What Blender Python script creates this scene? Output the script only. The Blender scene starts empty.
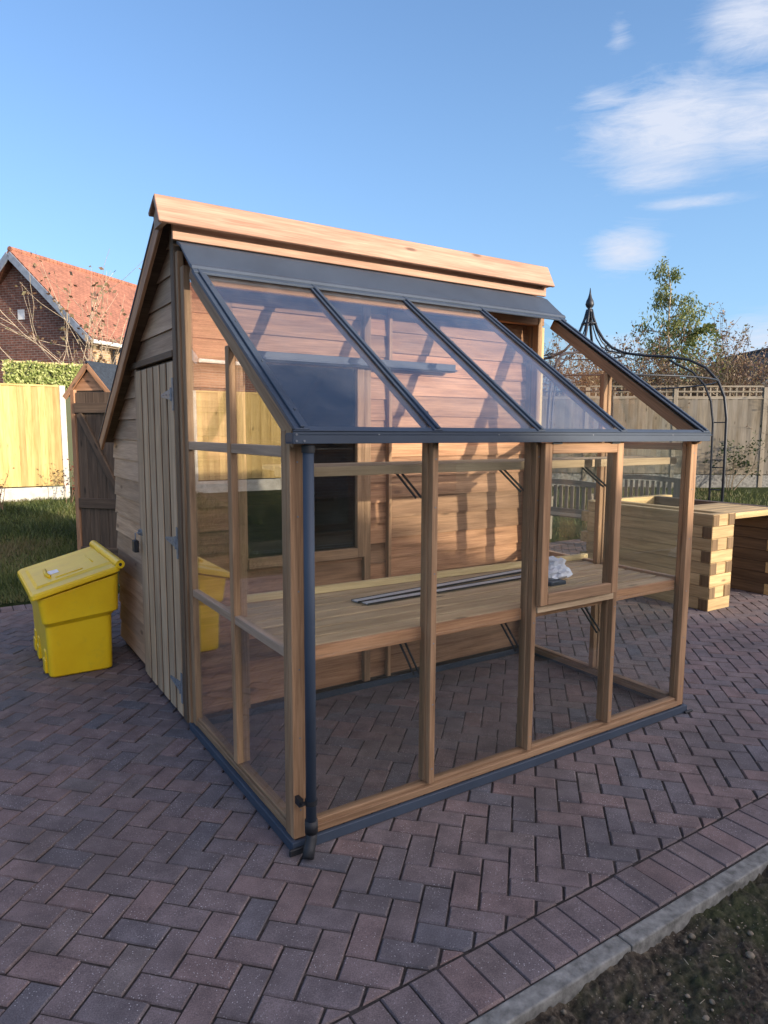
import bpy, math, random
from mathutils import Vector, Matrix, noise
random.seed(7)
R = math.radians
S = bpy.context.scene
C = S.collection

# ------------------------------------------------------------------ nodes
def new_mat(name):
    m = bpy.data.materials.new(name); m.use_nodes = True
    nt = m.node_tree; b = nt.nodes['Principled BSDF']
    return m, nt, b
def nd(nt, t, **k):
    n = nt.nodes.new(t)
    for a, v in k.items():
        if a.startswith('i_'):
            n.inputs[a[2:].replace('_', ' ')].default_value = v
        else: setattr(n, a, v)
    return n
def mapping(nt, src, scale, loc=(0, 0, 0)):
    m = nt.nodes.new('ShaderNodeMapping'); m.inputs['Scale'].default_value = scale; m.inputs['Location'].default_value = loc
    nt.links.new(src, m.inputs['Vector']); return m.outputs[0]
def noise_n(nt, vec, scale, detail=4, rough=.55, dist=0):
    n = nt.nodes.new('ShaderNodeTexNoise'); n.inputs['Scale'].default_value = scale
    n.inputs['Detail'].default_value = detail; n.inputs['Roughness'].default_value = rough; n.inputs['Distortion'].default_value = dist
    nt.links.new(vec, n.inputs['Vector']); return n.outputs['Fac']
def ramp(nt, fac, stops):
    r = nt.nodes.new('ShaderNodeValToRGB'); e = r.color_ramp.elements
    while len(e) < len(stops): e.new(.5)
    for i, (p, c) in enumerate(stops):
        e[i].position = p; e[i].color = (c[0], c[1], c[2], 1) if hasattr(c, '__len__') else (c, c, c, 1)
    nt.links.new(fac, r.inputs[0]); return r.outputs[0]
def mathn(nt, op, a, b=None, c=None, clamp=False):
    m = nt.nodes.new('ShaderNodeMath'); m.operation = op; m.use_clamp = clamp
    for i, v in enumerate((a, b, c)):
        if v is None: continue
        if isinstance(v, (int, float)): m.inputs[i].default_value = v
        else: nt.links.new(v, m.inputs[i])
    return m.outputs[0]
def mixc(nt, fac, a, b, mode='MIX'):
    m = nt.nodes.new('ShaderNodeMix'); m.data_type = 'RGBA'; m.blend_type = mode
    for i, v in ((0, fac), (6, a), (7, b)):
        if isinstance(v, (int, float)): m.inputs[i].default_value = v
        elif isinstance(v, tuple): m.inputs[i].default_value = (*v, 1)
        else: nt.links.new(v, m.inputs[i])
    return m.outputs[2]
def bump(nt, h, strength, dist, b):
    n = nt.nodes.new('ShaderNodeBump'); n.inputs['Strength'].default_value = strength; n.inputs['Distance'].default_value = dist
    nt.links.new(h, n.inputs['Height']); nt.links.new(n.outputs[0], b.inputs['Normal'])
def attr(nt, name):
    a = nt.nodes.new('ShaderNodeAttribute'); a.attribute_name = name; return a
def objco(nt):
    return nt.nodes.new('ShaderNodeTexCoord').outputs['Object']

def wood(name, dark, light, rough=.65, knots=True, grey=None, greyamt=0., var=.35, hue=None):
    m, nt, b = new_mat(name)
    g = attr(nt, 'gc').outputs['Vector']; v = attr(nt, 'var').outputs['Fac']
    n1 = noise_n(nt, mapping(nt, g, (1.6, 22, 22)), 1, 5, .6, .4)
    n2 = noise_n(nt, mapping(nt, g, (5, 160, 160)), 1, 3, .6)
    n3 = noise_n(nt, mapping(nt, g, (1.2, 3, 3)), 1, 3)
    f = mathn(nt, 'ADD', mathn(nt, 'MULTIPLY', n1, .62), mathn(nt, 'MULTIPLY', n2, .38))
    col = ramp(nt, f, [(.37, dark), (.64, light)])
    if hue: col = mixc(nt, mathn(nt, 'MULTIPLY', v, .6), col, mixc(nt, 1., col, hue, 'MULTIPLY'))
    vv = mathn(nt, 'ADD', mathn(nt, 'MULTIPLY', mathn(nt, 'SUBTRACT', v, .5), var), mathn(nt, 'ADD', .85, mathn(nt, 'MULTIPLY', n3, .3)))
    cb = nt.nodes.new('ShaderNodeCombineColor')
    for i in range(3): nt.links.new(vv, cb.inputs[i])
    col = mixc(nt, 1., col, cb.outputs[0], 'MULTIPLY')
    if grey:
        gm = ramp(nt, n3, [(.35, 0), (.7, 1)])
        gm2 = mathn(nt, 'MULTIPLY', gm, greyamt)
        col = mixc(nt, gm2, col, grey)
    if knots:
        vo = nt.nodes.new('ShaderNodeTexVoronoi'); nt.links.new(mapping(nt, g, (2.2, 7, 7)), vo.inputs['Vector']); vo.inputs['Scale'].default_value = 1
        kf = ramp(nt, vo.outputs['Distance'], [(.05, .75), (.12, 0)])
        col = mixc(nt, kf, col, tuple(c * .35 for c in dark))
    nt.links.new(col, b.inputs['Base Color'])
    b.inputs['Roughness'].default_value = rough; b.inputs['Specular IOR Level'].default_value = .3
    bump(nt, f, .35, .002, b)
    return m
def plain(name, col, rough=.5, metal=0, spec=.5, nscale=6, namt=.25, bumpamt=0, bscale=80, coat=0):
    m, nt, b = new_mat(name)
    o = objco(nt)
    n = noise_n(nt, o, nscale, 5, .6)
    c2 = ramp(nt, n, [(.3, tuple(x * (1 - namt) for x in col)), (.7, tuple(min(1, x * (1 + namt)) for x in col))])
    nt.links.new(c2, b.inputs['Base Color'])
    rr = mathn(nt, 'ADD', rough - .08, mathn(nt, 'MULTIPLY', n, .16)); nt.links.new(rr, b.inputs['Roughness'])
    b.inputs['Metallic'].default_value = metal; b.inputs['Specular IOR Level'].default_value = spec
    b.inputs['Coat Weight'].default_value = coat
    if bumpamt: bump(nt, noise_n(nt, o, bscale, 4), bumpamt, .003, b)
    return m

M = {}
M['cedar'] = wood('cedar', (.22, .11, .056), (.50, .285, .16), hue=(1.0, .86, .78), var=.7)
M['cedar_post'] = wood('cedar_post', (.195, .112, .06), (.42, .262, .15), hue=(1, .9, .82), var=.35, knots=False)
M['cedar_pink'] = wood('cedar_pink', (.27, .145, .095), (.47, .29, .205), var=.4)
M['cedar_grey'] = wood('cedar_grey', (.29, .175, .11), (.54, .36, .235), var=.5, grey=(.40, .31, .25), greyamt=.3)
M['door_board'] = wood('door_board', (.29, .185, .11), (.53, .37, .235), var=.55, knots=False, grey=(.40, .32, .25), greyamt=.25)
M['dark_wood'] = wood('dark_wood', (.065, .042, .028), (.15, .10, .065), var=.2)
M['pale_slat'] = wood('pale_slat', (.36, .25, .15), (.60, .45, .29), var=.4)
M['softwood'] = wood('softwood', (.50, .36, .17), (.74, .58, .32), var=.2)
M['sleeper'] = wood('sleeper', (.30, .20, .09), (.56, .40, .20), var=.35)
M['sleeper_end'] = wood('sleeper_end', (.09, .055, .025), (.22, .14, .07), var=.3, knots=False)
M['fence_new'] = wood('fence_new', (.42, .295, .10), (.66, .48, .20), var=.5)
M['fence_old'] = wood('fence_old', (.13, .105, .07), (.27, .22, .155), var=.6, grey=(.3, .28, .25), greyamt=.5)
M['bench_wood'] = wood('bench_wood', (.12, .10, .08), (.22, .19, .155), var=.25, knots=False)
M['alu_grey'] = plain('powder_coated_aluminium', (.046, .062, .090), .5, 0, .25, 3, .15)
M['alu_light'] = plain('mill_aluminium', (.50, .52, .56), .5, 0, .5, 3, .1)
M['black_plastic'] = plain('black_plastic', (.012, .013, .016), .6)
M['galv'] = plain('galvanised_steel', (.20, .215, .24), .5, .3, .5, 40, .3)
M['steel_black'] = plain('painted_black_steel', (.018, .022, .03), .45, .2, .5, 20, .3)
M['felt'] = plain('roof_felt', (.035, .045, .06), .9, 0, .2, 30, .3, .5, 200)
M['concrete'] = plain('concrete', (.20, .195, .18), .9, 0, .2, 22, .5, .9, 120)
M['pale_concrete'] = plain('pale_concrete', (.55, .53, .46), .9, 0, .2, 10, .2, .5, 120)
M['white'] = plain('white_painted', (.78, .78, .76), .5)
M['upvc_grey'] = plain('grey_bargeboard', (.22, .25, .30), .4)
M['bag_white'] = plain('white_polythene', (.72, .74, .84), .35, 0, .5, 25, .15)
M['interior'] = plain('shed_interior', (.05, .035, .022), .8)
M['stone'] = plain('pebble_stone', (.20, .165, .12), .85, 0, .2, 30, .6)
M['bark'] = plain('bark', (.20, .16, .11), .9, 0, .2, 30, .4)
M['bark_red'] = plain('twig_bark', (.19, .115, .075), .85, 0, .2, 12, .4)
M['bark_pale'] = plain('pale_bark', (.42, .34, .24), .85, 0, .2, 12, .35)

# yellow polyethylene
m, nt, b = new_mat('yellow_polyethylene'); M['yellow'] = m
o = objco(nt); n = noise_n(nt, o, 4, 4)
dirt = ramp(nt, noise_n(nt, o, 14, 8, .75), [(.55, 0), (.78, .25)])
nt.links.new(mixc(nt, dirt, ramp(nt, n, [(.3, (.80, .49, .008)), (.7, (.90, .61, .014))]), (.35, .27, .08)), b.inputs['Base Color'])
b.inputs['Roughness'].default_value = .36; b.inputs['Subsurface Weight'].default_value = .0
bump(nt, noise_n(nt, o, 220, 2), .12, .001, b)

# glass : clear sheet, reflectance follows Schlick
def glass(name, tint, r0=.05, dust=.03, grough=0.):
    m = bpy.data.materials.new(name); m.use_nodes = True; nt = m.node_tree; nt.nodes.clear()
    out = nt.nodes.new('ShaderNodeOutputMaterial')
    tr = nt.nodes.new('ShaderNodeBsdfTransparent'); tr.inputs[0].default_value = (*tint, 1)
    gl = nt.nodes.new('ShaderNodeBsdfGlossy'); gl.inputs['Roughness'].default_value = grough; gl.inputs[0].default_value = (1, 1, 1, 1)
    df = nt.nodes.new('ShaderNodeBsdfDiffuse'); df.inputs[0].default_value = (.6, .6, .62, 1)
    lw = nt.nodes.new('ShaderNodeLayerWeight'); lw.inputs['Blend'].default_value = .5
    p = mathn(nt, 'POWER', lw.outputs['Facing'], 5)
    f = mathn(nt, 'ADD', r0, mathn(nt, 'MULTIPLY', p, 1.35), clamp=True)
    mx = nt.nodes.new('ShaderNodeMixShader'); nt.links.new(f, mx.inputs[0]); nt.links.new(tr.outputs[0], mx.inputs[1]); nt.links.new(gl.outputs[0], mx.inputs[2])
    mx2 = nt.nodes.new('ShaderNodeMixShader')
    dn = ramp(nt, noise_n(nt, objco(nt), 5, 6, .7, 1.), [(.35, dust * .3), (.75, dust * 1.6)])
    nt.links.new(dn, mx2.inputs[0]); nt.links.new(mx.outputs[0], mx2.inputs[1]); nt.links.new(df.outputs[0], mx2.inputs[2])
    nt.links.new(mx2.outputs[0], out.inputs[0]); return m
M['glass'] = glass('clear_glass', (.95, .965, .955), .05, .008)
M['glass_roof'] = glass('roof_glass', (.93, .94, .96), .06, .03)
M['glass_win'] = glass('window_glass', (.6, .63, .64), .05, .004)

# pavers
m, nt, b = new_mat('block_paver'); M['paver'] = m
o = objco(nt); v = attr(nt, 'var').outputs['Fac']
base = ramp(nt, v, [(0, (.105, .103, .118)), (.06, (.118, .105, .115)), (.25, (.136, .111, .115)), (.55, (.150, .116, .117)), (.85, (.176, .122, .117)), (1, (.148, .122, .120))])
blot = ramp(nt, noise_n(nt, o, 9, 5, .6), [(.3, .72), (.7, 1.28)])
col = mixc(nt, 1., base, blot, 'MULTIPLY')
gr = ramp(nt, noise_n(nt, o, 260, 3, .7), [(.3, .6), (.7, 1.4)])
col = mixc(nt, 1., col, gr, 'MULTIPLY')
vo = nt.nodes.new('ShaderNodeTexVoronoi'); nt.links.new(o, vo.inputs['Vector']); vo.inputs['Scale'].default_value = 95
sp = ramp(nt, vo.outputs['Distance'], [(.12, .9), (.19, 0)])
spm = mathn(nt, 'MULTIPLY', sp, ramp(nt, noise_n(nt, o, 6, 3), [(.4, .1), (.6, 1)]))
col = mixc(nt, spm, col, (.50, .47, .47))
wm = ramp(nt, noise_n(nt, o, 3.7, 6, .75, .6), [(.62, 0), (.75, .35)])
col = mixc(nt, wm, col, (.26, .24, .25))
st = ramp(nt, noise_n(nt, o, 1.3, 5, .65), [(.5, 0), (.72, .6)])
col = mixc(nt, st, col, (.075, .062, .06))
nt.links.new(col, b.inputs['Base Color']); b.inputs['Roughness'].default_value = .82; b.inputs['Specular IOR Level'].default_value = .35
bump(nt, noise_n(nt, o, 300, 4, .7), .5, .0015, b)
# jointing sand
M['sand'] = plain('jointing_sand', (.045, .038, .035), .95, 0, .1, 60, .5, .6, 300)
# soil
m, nt, b = new_mat('bare_soil'); M['soil'] = m
o = objco(nt)
col = ramp(nt, noise_n(nt, o, 35, 8, .7), [(.32, (.022, .018, .014)), (.5, (.075, .06, .045)), (.66, (.19, .155, .115))])
mg = ramp(nt, noise_n(nt, o, 3.2, 5, .6), [(.48, 0), (.62, .75)])
col = mixc(nt, mg, col, mixc(nt, noise_n(nt, o, 90, 3), (.022, .035, .012), (.075, .085, .035)))
vo = nt.nodes.new('ShaderNodeTexVoronoi'); nt.links.new(o, vo.inputs['Vector']); vo.inputs['Scale'].default_value = 55
col = mixc(nt, ramp(nt, vo.outputs['Distance'], [(.08, .8), (.14, 0)]), col, (.30, .27, .22))
nt.links.new(col, b.inputs['Base Color']); b.inputs['Roughness'].default_value = .95; b.inputs['Specular IOR Level'].default_value = .2
bump(nt, noise_n(nt, o, 120, 6, .75), .9, .012, b)
# lawn
m, nt, b = new_mat('lawn_ground'); M['lawn'] = m
o = objco(nt)
col = ramp(nt, noise_n(nt, o, 14, 6, .7), [(.3, (.022, .026, .012)), (.55, (.045, .062, .02)), (.75, (.085, .075, .035))])
nt.links.new(col, b.inputs['Base Color']); b.inputs['Roughness'].default_value = .95; b.inputs['Specular IOR Level'].default_value = .1
bump(nt, noise_n(nt, o, 60, 5, .7), .8, .03, b)
def leafmat(name, cols, trans=.25):
    m, nt, b = new_mat(name); v = attr(nt, 'var').outputs['Fac']
    c = ramp(nt, v, [(i / (len(cols) - 1), c) for i, c in enumerate(cols)])
    nt.links.new(c, b.inputs['Base Color']); b.inputs['Roughness'].default_value = .55
    out = nt.nodes['Material Output']; t = nt.nodes.new('ShaderNodeBsdfTranslucent'); nt.links.new(c, t.inputs[0])
    mx = nt.nodes.new('ShaderNodeMixShader'); mx.inputs[0].default_value = trans
    nt.links.new(b.outputs[0], mx.inputs[1]); nt.links.new(t.outputs[0], mx.inputs[2]); nt.links.new(mx.outputs[0], out.inputs[0])
    return m
M['grass'] = leafmat('grass_blade', [(.03, .05, .012), (.07, .10, .025), (.13, .15, .04), (.16, .13, .06)])
M['leaf_lime'] = leafmat('lime_leaf', [(.16, .22, .05), (.36, .42, .12), (.58, .60, .26), (.26, .34, .08)])
M['leaf_green'] = leafmat('green_leaf', [(.05, .085, .02), (.11, .15, .035), (.20, .22, .06), (.26, .25, .08)], .35)
M['leaf_dark'] = leafmat('dark_leaf', [(.02, .035, .012), (.04, .06, .02), (.07, .09, .03)])
M['leaf_dead'] = leafmat('dead_leaf', [(.10, .055, .035), (.19, .11, .065), (.27, .19, .10), (.15, .14, .06)])
M['leaf_red'] = leafmat('red_leaf', [(.16, .02, .015), (.22, .05, .03), (.10, .08, .03)])

def brick_mat(name, c1, c2, mort, sx=1., fm=True):
    m, nt, b = new_mat(name)
    g = attr(nt, 'gc').outputs['Vector']
    br = nt.nodes.new('ShaderNodeTexBrick'); nt.links.new(g, br.inputs['Vector'])
    br.inputs['Color1'].default_value = (*c1, 1); br.inputs['Color2'].default_value = (*c2, 1); br.inputs['Mortar'].default_value = (*mort, 1)
    br.inputs['Scale'].default_value = 1; br.inputs['Brick Width'].default_value = .225; br.inputs['Row Height'].default_value = .075
    br.inputs['Mortar Size'].default_value = .009; br.inputs['Bias'].default_value = -.1
    n = ramp(nt, noise_n(nt, g, 7, 6, .75), [(.3, .55), (.7, 1.4)])
    nt.links.new(mixc(nt, 1., br.outputs['Color'], n, 'MULTIPLY'), b.inputs['Base Color']); b.inputs['Roughness'].default_value = .9
    b.inputs['Specular IOR Level'].default_value = .2
    return m
M['brick'] = brick_mat('red_brown_brick', (.20, .085, .06), (.12, .055, .045), (.22, .19, .17))
M['brick_buff'] = brick_mat('buff_brick', (.46, .30, .16), (.38, .24, .13), (.4, .36, .3))
def tile_mat(name, c1, c2, w=.17, h=.11):
    m, nt, b = new_mat(name)
    g = attr(nt, 'gc').outputs['Vector']
    br = nt.nodes.new('ShaderNodeTexBrick'); nt.links.new(g, br.inputs['Vector'])
    br.inputs['Color1'].default_value = (*c1, 1); br.inputs['Color2'].default_value = (*c2, 1); br.inputs['Mortar'].default_value = (*[x * .45 for x in c2], 1)
    br.inputs['Scale'].default_value = 1; br.inputs['Brick Width'].default_value = w; br.inputs['Row Height'].default_value = h
    br.inputs['Mortar Size'].default_value = .006
    n = ramp(nt, noise_n(nt, g, 2.5, 6, .7), [(.3, .75), (.7, 1.25)])
    nt.links.new(mixc(nt, 1., br.outputs['Color'], n, 'MULTIPLY'), b.inputs['Base Color']); b.inputs['Roughness'].default_value = .85
    return m
M['tile'] = tile_mat('clay_roof_tile', (.38, .16, .10), (.28, .12, .078))
M['tile_dark'] = tile_mat('dark_roof_tile', (.075, .06, .055), (.05, .042, .04))

# ------------------------------------------------------------------ mesh builder
class MB:
    def __init__(s): s.v = []; s.f = []; s.gc = []; s.var = []; s.mi = []
    def add(s, vs, fs, gc=None, var=None, mi=0):
        k = len(s.v); var = random.random() if var is None else var
        s.v += [tuple(p) for p in vs]; s.gc += [tuple(g) for g in (gc or vs)]; s.var += [var] * len(vs)
        s.f += [tuple(i + k for i in f) for f in fs]; s.mi += [mi] * len(fs)
    def box(s, x0, x1, y0, y1, z0, z1, var=None, mat=None, mi=0):
        vs = [(x, y, z) for x in (x0, x1) for y in (y0, y1) for z in (z0, z1)]
        d = (abs(x1 - x0), abs(y1 - y0), abs(z1 - z0)); o = sorted(range(3), key=lambda i: -d[i])
        off = (random.uniform(0, 50), random.uniform(0, 50), random.uniform(0, 50))
        gc = [(p[o[0]] + off[0], p[o[1]] + off[1], p[o[2]] + off[2]) for p in vs]
        if mat: vs = [mat @ Vector(p) for p in vs]
        s.add(vs, [(0, 1, 3, 2), (4, 6, 7, 5), (0, 4, 5, 1), (2, 3, 7, 6), (0, 2, 6, 4), (1, 5, 7, 3)], gc, var, mi)
    def beam(s, p, q, w, h, up=(0, 0, 1), var=None, off=(0, 0), mi=0):
        p = Vector(p); q = Vector(q); d = q - p; L = d.length; d.normalize()
        sd = d.cross(Vector(up)).normalized(); u = sd.cross(d)
        m = Matrix((( d.x, sd.x, u.x, p.x), (d.y, sd.y, u.y, p.y), (d.z, sd.z, u.z, p.z), (0, 0, 0, 1)))
        s.box(0, L, off[0] - w / 2, off[0] + w / 2, off[1] - h / 2, off[1] + h / 2, var, m, mi)
    def prism(s, poly, fn, t0, t1, var=None, mi=0, gfn=None):
        # poly (a,b) list; fn(a,b,t)->3D ; t0/t1 number or function of (a,b)
        n = len(poly); T0 = t0 if callable(t0) else (lambda a, b: t0); T1 = t1 if callable(t1) else (lambda a, b: t1)
        off = random.uniform(0, 60), random.uniform(0, 60)
        vs = [fn(a, b, T0(a, b)) for a, b in poly] + [fn(a, b, T1(a, b)) for a, b in poly]
        if gfn: gc = [gfn(a, b) for a, b in poly] * 2
        else: gc = [(a + off[0], b + off[1], 0) for a, b in poly] + [(a + off[0], b + off[1], .02) for a, b in poly]
        fs = [tuple(range(n))[::-1], tuple(range(n, 2 * n))] + [(i, (i + 1) % n, n + (i + 1) % n, n + i) for i in range(n)]
        s.add(vs, fs, gc, var, mi)
    def tube(s, pts, r, n=8, var=None, caps=True):
        pts = [Vector(p) for p in pts]; rr = r if hasattr(r, '__len__') else [r] * len(pts)
        vs = []; fs = []; prev = None
        for i, p in enumerate(pts):
            d = (pts[min(i + 1, len(pts) - 1)] - pts[max(i - 1, 0)]).normalized()
            a = prev if prev is not None else (Vector((0, 0, 1)) if abs(d.z) < .9 else Vector((1, 0, 0)))
            a = (a - d * a.dot(d)).normalized(); prev = a; bb = d.cross(a)
            for k in range(n):
                t = 2 * math.pi * k / n; vs.append(p + (a * math.cos(t) + bb * math.sin(t)) * rr[i])
        for i in range(len(pts) - 1):
            for k in range(n): fs.append((i * n + k, i * n + (k + 1) % n, (i + 1) * n + (k + 1) % n, (i + 1) * n + k))
        if caps: fs.append(tuple(range(n))[::-1]); fs.append(tuple(range((len(pts) - 1) * n, len(pts) * n)))
        s.add(vs, fs, None, var)
    def lathe(s, prof, c, n=24):
        vs = []; fs = []; c = Vector(c)
        for r, z in prof:
            for k in range(n): t = 2 * math.pi * k / n; vs.append(c + Vector((r * math.cos(t), r * math.sin(t), z)))
        for i in range(len(prof) - 1):
            for k in range(n): fs.append((i * n + k, i * n + (k + 1) % n, (i + 1) * n + (k + 1) % n, (i + 1) * n + k))
        fs.append(tuple(range(n))[::-1]); fs.append(tuple(range((len(prof) - 1) * n, len(prof) * n)))
        s.add(vs, fs)
    def loft(s, rings):
        n = len(rings[0]); vs = [p for r in rings for p in r]; fs = []
        for i in range(len(rings) - 1):
            for k in range(n): fs.append((i * n + k, i * n + (k + 1) % n, (i + 1) * n + (k + 1) % n, (i + 1) * n + k))
        fs.append(tuple(range(n))[::-1]); fs.append(tuple(range((len(rings) - 1) * n, len(rings) * n)))
        s.add(vs, fs)
    def leaf(s, p, d, size, w=.5, var=None):
        d = Vector(d).normalized(); u = Vector((random.gauss(0, 1), random.gauss(0, 1), random.gauss(0, 1)))
        sd = d.cross(u); sd = sd.normalized() if sd.length > 1e-4 else Vector((1, 0, 0)); p = Vector(p)
        s.add([p, p + d * size * .5 + sd * size * w * .5, p + d * size, p + d * size * .5 - sd * size * w * .5], [(0, 1, 2, 3)], None, var)
    def build(s, name, mat, parent=None, bevel=0., smooth=False, local=False, kind=None):
        me = bpy.data.meshes.new(name)
        off = Vector((0, 0, 0))
        if parent is not None and not local:
            p = parent
            while p is not None: off += p.location; p = p.parent
        me.from_pydata([tuple(Vector(p) - off) for p in s.v], [], s.f)
        a = me.attributes.new('gc', 'FLOAT_VECTOR', 'POINT'); a.data.foreach_set('vector', [c for g in s.gc for c in g])
        a = me.attributes.new('var', 'FLOAT', 'POINT'); a.data.foreach_set('value', s.var)
        mats = mat if isinstance(mat, (list, tuple)) else [mat]
        for m_ in mats: me.materials.append(M[m_])
        me.polygons.foreach_set('material_index', s.mi)
        if smooth: me.polygons.foreach_set('use_smooth', [True] * len(me.polygons))
        me.update()
        o = bpy.data.objects.new(name, me); C.objects.link(o)
        if parent is not None: o.parent = parent
        if bevel:
            bm_ = o.modifiers.new('bevel', 'BEVEL'); bm_.width = bevel; bm_.segments = 1 if bevel < .004 else 3; bm_.limit_method = 'ANGLE'; bm_.angle_limit = R(40)
        if kind: o['kind'] = kind
        return o
def thing(name, label, cat, loc=(0, 0, 0), rz=0, group=None):
    o = bpy.data.objects.new(name, None); C.objects.link(o); o.location = loc; o.rotation_euler = (0, 0, rz)
    o.empty_display_size = .2; o['label'] = label; o['category'] = cat
    if group: o['group'] = group
    return o
def tag(o, label, cat, group=None):
    o['label'] = label; o['category'] = cat
    if group: o['group'] = group
    return o
def clip(poly, a, b, c):  # keep a*x+b*y<=c
    out = []
    for i in range(len(poly)):
        p, q = poly[i], poly[(i + 1) % len(poly)]
        dp = a * p[0] + b * p[1] - c; dq = a * q[0] + b * q[1] - c
        if dp <= 0: out.append(p)
        if (dp < 0 < dq) or (dq < 0 < dp):
            t = dp / (dp - dq); out.append((p[0] + (q[0] - p[0]) * t, p[1] + (q[1] - p[1]) * t))
    return out

# ------------------------------------------------------------------ SETTING
# paving : every block modelled, 45 degree herringbone with a soldier course
PX0, PX1, PY0, PY1 = -7.5, 7.6, -.752, 4.55
pv = MB(); a = .097; s2 = 1 / math.sqrt(2); U = (s2, -s2); V = (s2, s2)
def add_brick(mb, poly, var):
    if len(poly) < 3: return
    ar = abs(sum(poly[i][0] * poly[(i + 1) % len(poly)][1] - poly[(i + 1) % len(poly)][0] * poly[i][1] for i in range(len(poly)))) / 2
    if ar < .0006: return
    cx = sum(p[0] for p in poly) / len(poly); cy = sum(p[1] for p in poly) / len(poly)
    dz = random.gauss(0, .0011); tx = random.gauss(0, .011); ty = random.gauss(0, .011)
    def ins(d):
        out = []
        for p in poly:
            vx, vy = cx - p[0], cy - p[1]; L = math.hypot(vx, vy) or 1
            k = min(d * 1.35, L * .5); out.append((p[0] + vx / L * k, p[1] + vy / L * k))
        return out
    r0, r1, r2 = ins(.0030), ins(.0040), ins(.0085); n = len(poly)
    zz = lambda p: dz + tx * (p[0] - cx) + ty * (p[1] - cy)
    vs = [(p[0], p[1], -.03) for p in r0] + [(p[0], p[1], zz(p) - .006) for p in r1] + [(p[0], p[1], zz(p)) for p in r2]
    fs = [tuple(range(2 * n, 3 * n))]
    for k in range(2):
        for i in range(n): j = (i + 1) % n; fs.append((k * n + i, k * n + j, (k + 1) * n + j, (k + 1) * n + i))
    mb.add(vs, fs, None, var)
def signed(poly):
    s = sum(poly[i][0] * poly[(i + 1) % len(poly)][1] - poly[(i + 1) % len(poly)][0] * poly[i][1] for i in range(len(poly)))
    return poly if s > 0 else poly[::-1]
u0, v0 = -.446, -.562
rng = int(12 / a)
for i in range(-95, 130):
    for j in range(-95, 130):
        d = (i - j) % 4
        if d == 0: cells = (i, j, i + 2, j + 1)
        elif d == 3: cells = (i, j, i + 1, j + 2)
        else: continue
        q = []
        for (cu, cv) in ((cells[0], cells[1]), (cells[2], cells[1]), (cells[2], cells[3]), (cells[0], cells[3])):
            uu = u0 + cu * a; v_ = v0 + cv * a; q.append((uu * U[0] + v_ * V[0], uu * U[1] + v_ * V[1]))
        cx = sum(p[0] for p in q) / 4; cy = sum(p[1] for p in q) / 4
        if not (PX0 - .2 < cx < PX1 + .2 and PY0 - .2 < cy < PY1 + .2): continue
        if cx < -1.2 - .0 and cy < -1.5: continue
        for cl in ((-1, 0, -PX0), (1, 0, PX1), (0, -1, -PY0), (0, 1, PY1)): q = clip(q, *cl) if q else q
        if q: add_brick(pv, signed(q), random.random())
x = PX0
while x < PX1:
    w = .1015
    add_brick(pv, [(x, -.955), (x + w, -.955), (x + w, PY0 - .002), (x, PY0 - .002)], random.uniform(.3, 1))
    add_brick(pv, [(x, PY1 + .002), (x + w, PY1 + .002), (x + w, PY1 + .2), (x, PY1 + .2)], random.random()); x += w
paving = pv.build('paving', 'paver'); paving['kind'] = 'structure'
js = MB(); js.box(PX0, PX1, -.956, PY1 + .2, -.09, -.0065, .5)
o = js.build('paving_bed', 'sand'); o['kind'] = 'structure'
kb = MB(); x = -7.51
while x < 8:
    y0_ = random.uniform(-.002, .002); kb.box(x, x + .906, -1.014 + y0_, -.9555, -.14, -.004 + random.uniform(-.002, .002)); x += .912
o = kb.build('kerb', 'concrete', bevel=.006); o['kind'] = 'structure'

def ground_z(x, y):
    ly = max(0, y - 4.9); lx = max(0, x - 7.7)
    z = -.012 + min(.45, .08 * math.hypot(ly, lx * .9)) if (ly > 0 or lx > 0 or x < -7.5) else -.1
    if y < -.98: z = -.055
    return z
# soil bed in front of the kerb
sb = MB(); vs = []; fs = []; nx, ny = 480, 165; X0, X1, Y0, Y1 = -.5, 3.3, -2.3, -1.0
for j in range(ny + 1):
    for i in range(nx + 1):
        x = X0 + (X1 - X0) * i / nx; y = Y0 + (Y1 - Y0) * j / ny
        p = Vector((x, y, 0)); z = -.055 + .02 * noise.noise(p * 3) + .02 * noise.noise(p * 11) + .016 * abs(noise.noise(p * 31)) + .011 * noise.noise(p * 60)
        z += .012 * noise.noise(p * 22) + .022 * max(0, 1 - (Y1 - y) / .12) * (noise.noise(p * 2.6) + .45)
        vs.append((x, y, z))
for j in range(ny):
    for i in range(nx): k = j * (nx + 1) + i; fs.append((k, k + 1, k + nx + 2, k + nx + 1))
sb.add(vs, fs); o = sb.build('soil_bed', 'soil', smooth=True); o['kind'] = 'structure'
# wide ground sheet
gs = MB(); xs = [-300, -120, -60, -30] + [-20 + i * .8 for i in range(56)] + [30, 45, 80, 150, 300]; ys = [-300, -120, -50, -20, -10, -5, -3, -2.2, -1.3, -1.2, -.98, -.5] + [.3 + i * .55 for i in range(7)] + [4.3, 4.752, 4.76] + [5.2 + i * .5 for i in range(20)] + [18, 22, 30, 50, 90, 160, 300]
vs = []; fs = []
for y in ys:
    for x in xs:
        inside = -7.5 <= x <= 7.5 and -1.25 <= y <= 4.753
        z = -.1 if inside else ground_z(x, y) + .015 * noise.noise(Vector((x, y, 0)))
        if y < -1.0 and -3 < x < 7: z = -.1
        vs.append((x, y, z))
nx = len(xs)
for j in range(len(ys) - 1):
    for i in range(nx - 1): k = j * nx + i; fs.append((k, k + 1, k + nx + 1, k + nx))
gs.add(vs, fs); o = gs.build('ground', 'lawn', smooth=True); o['kind'] = 'structure'

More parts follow.
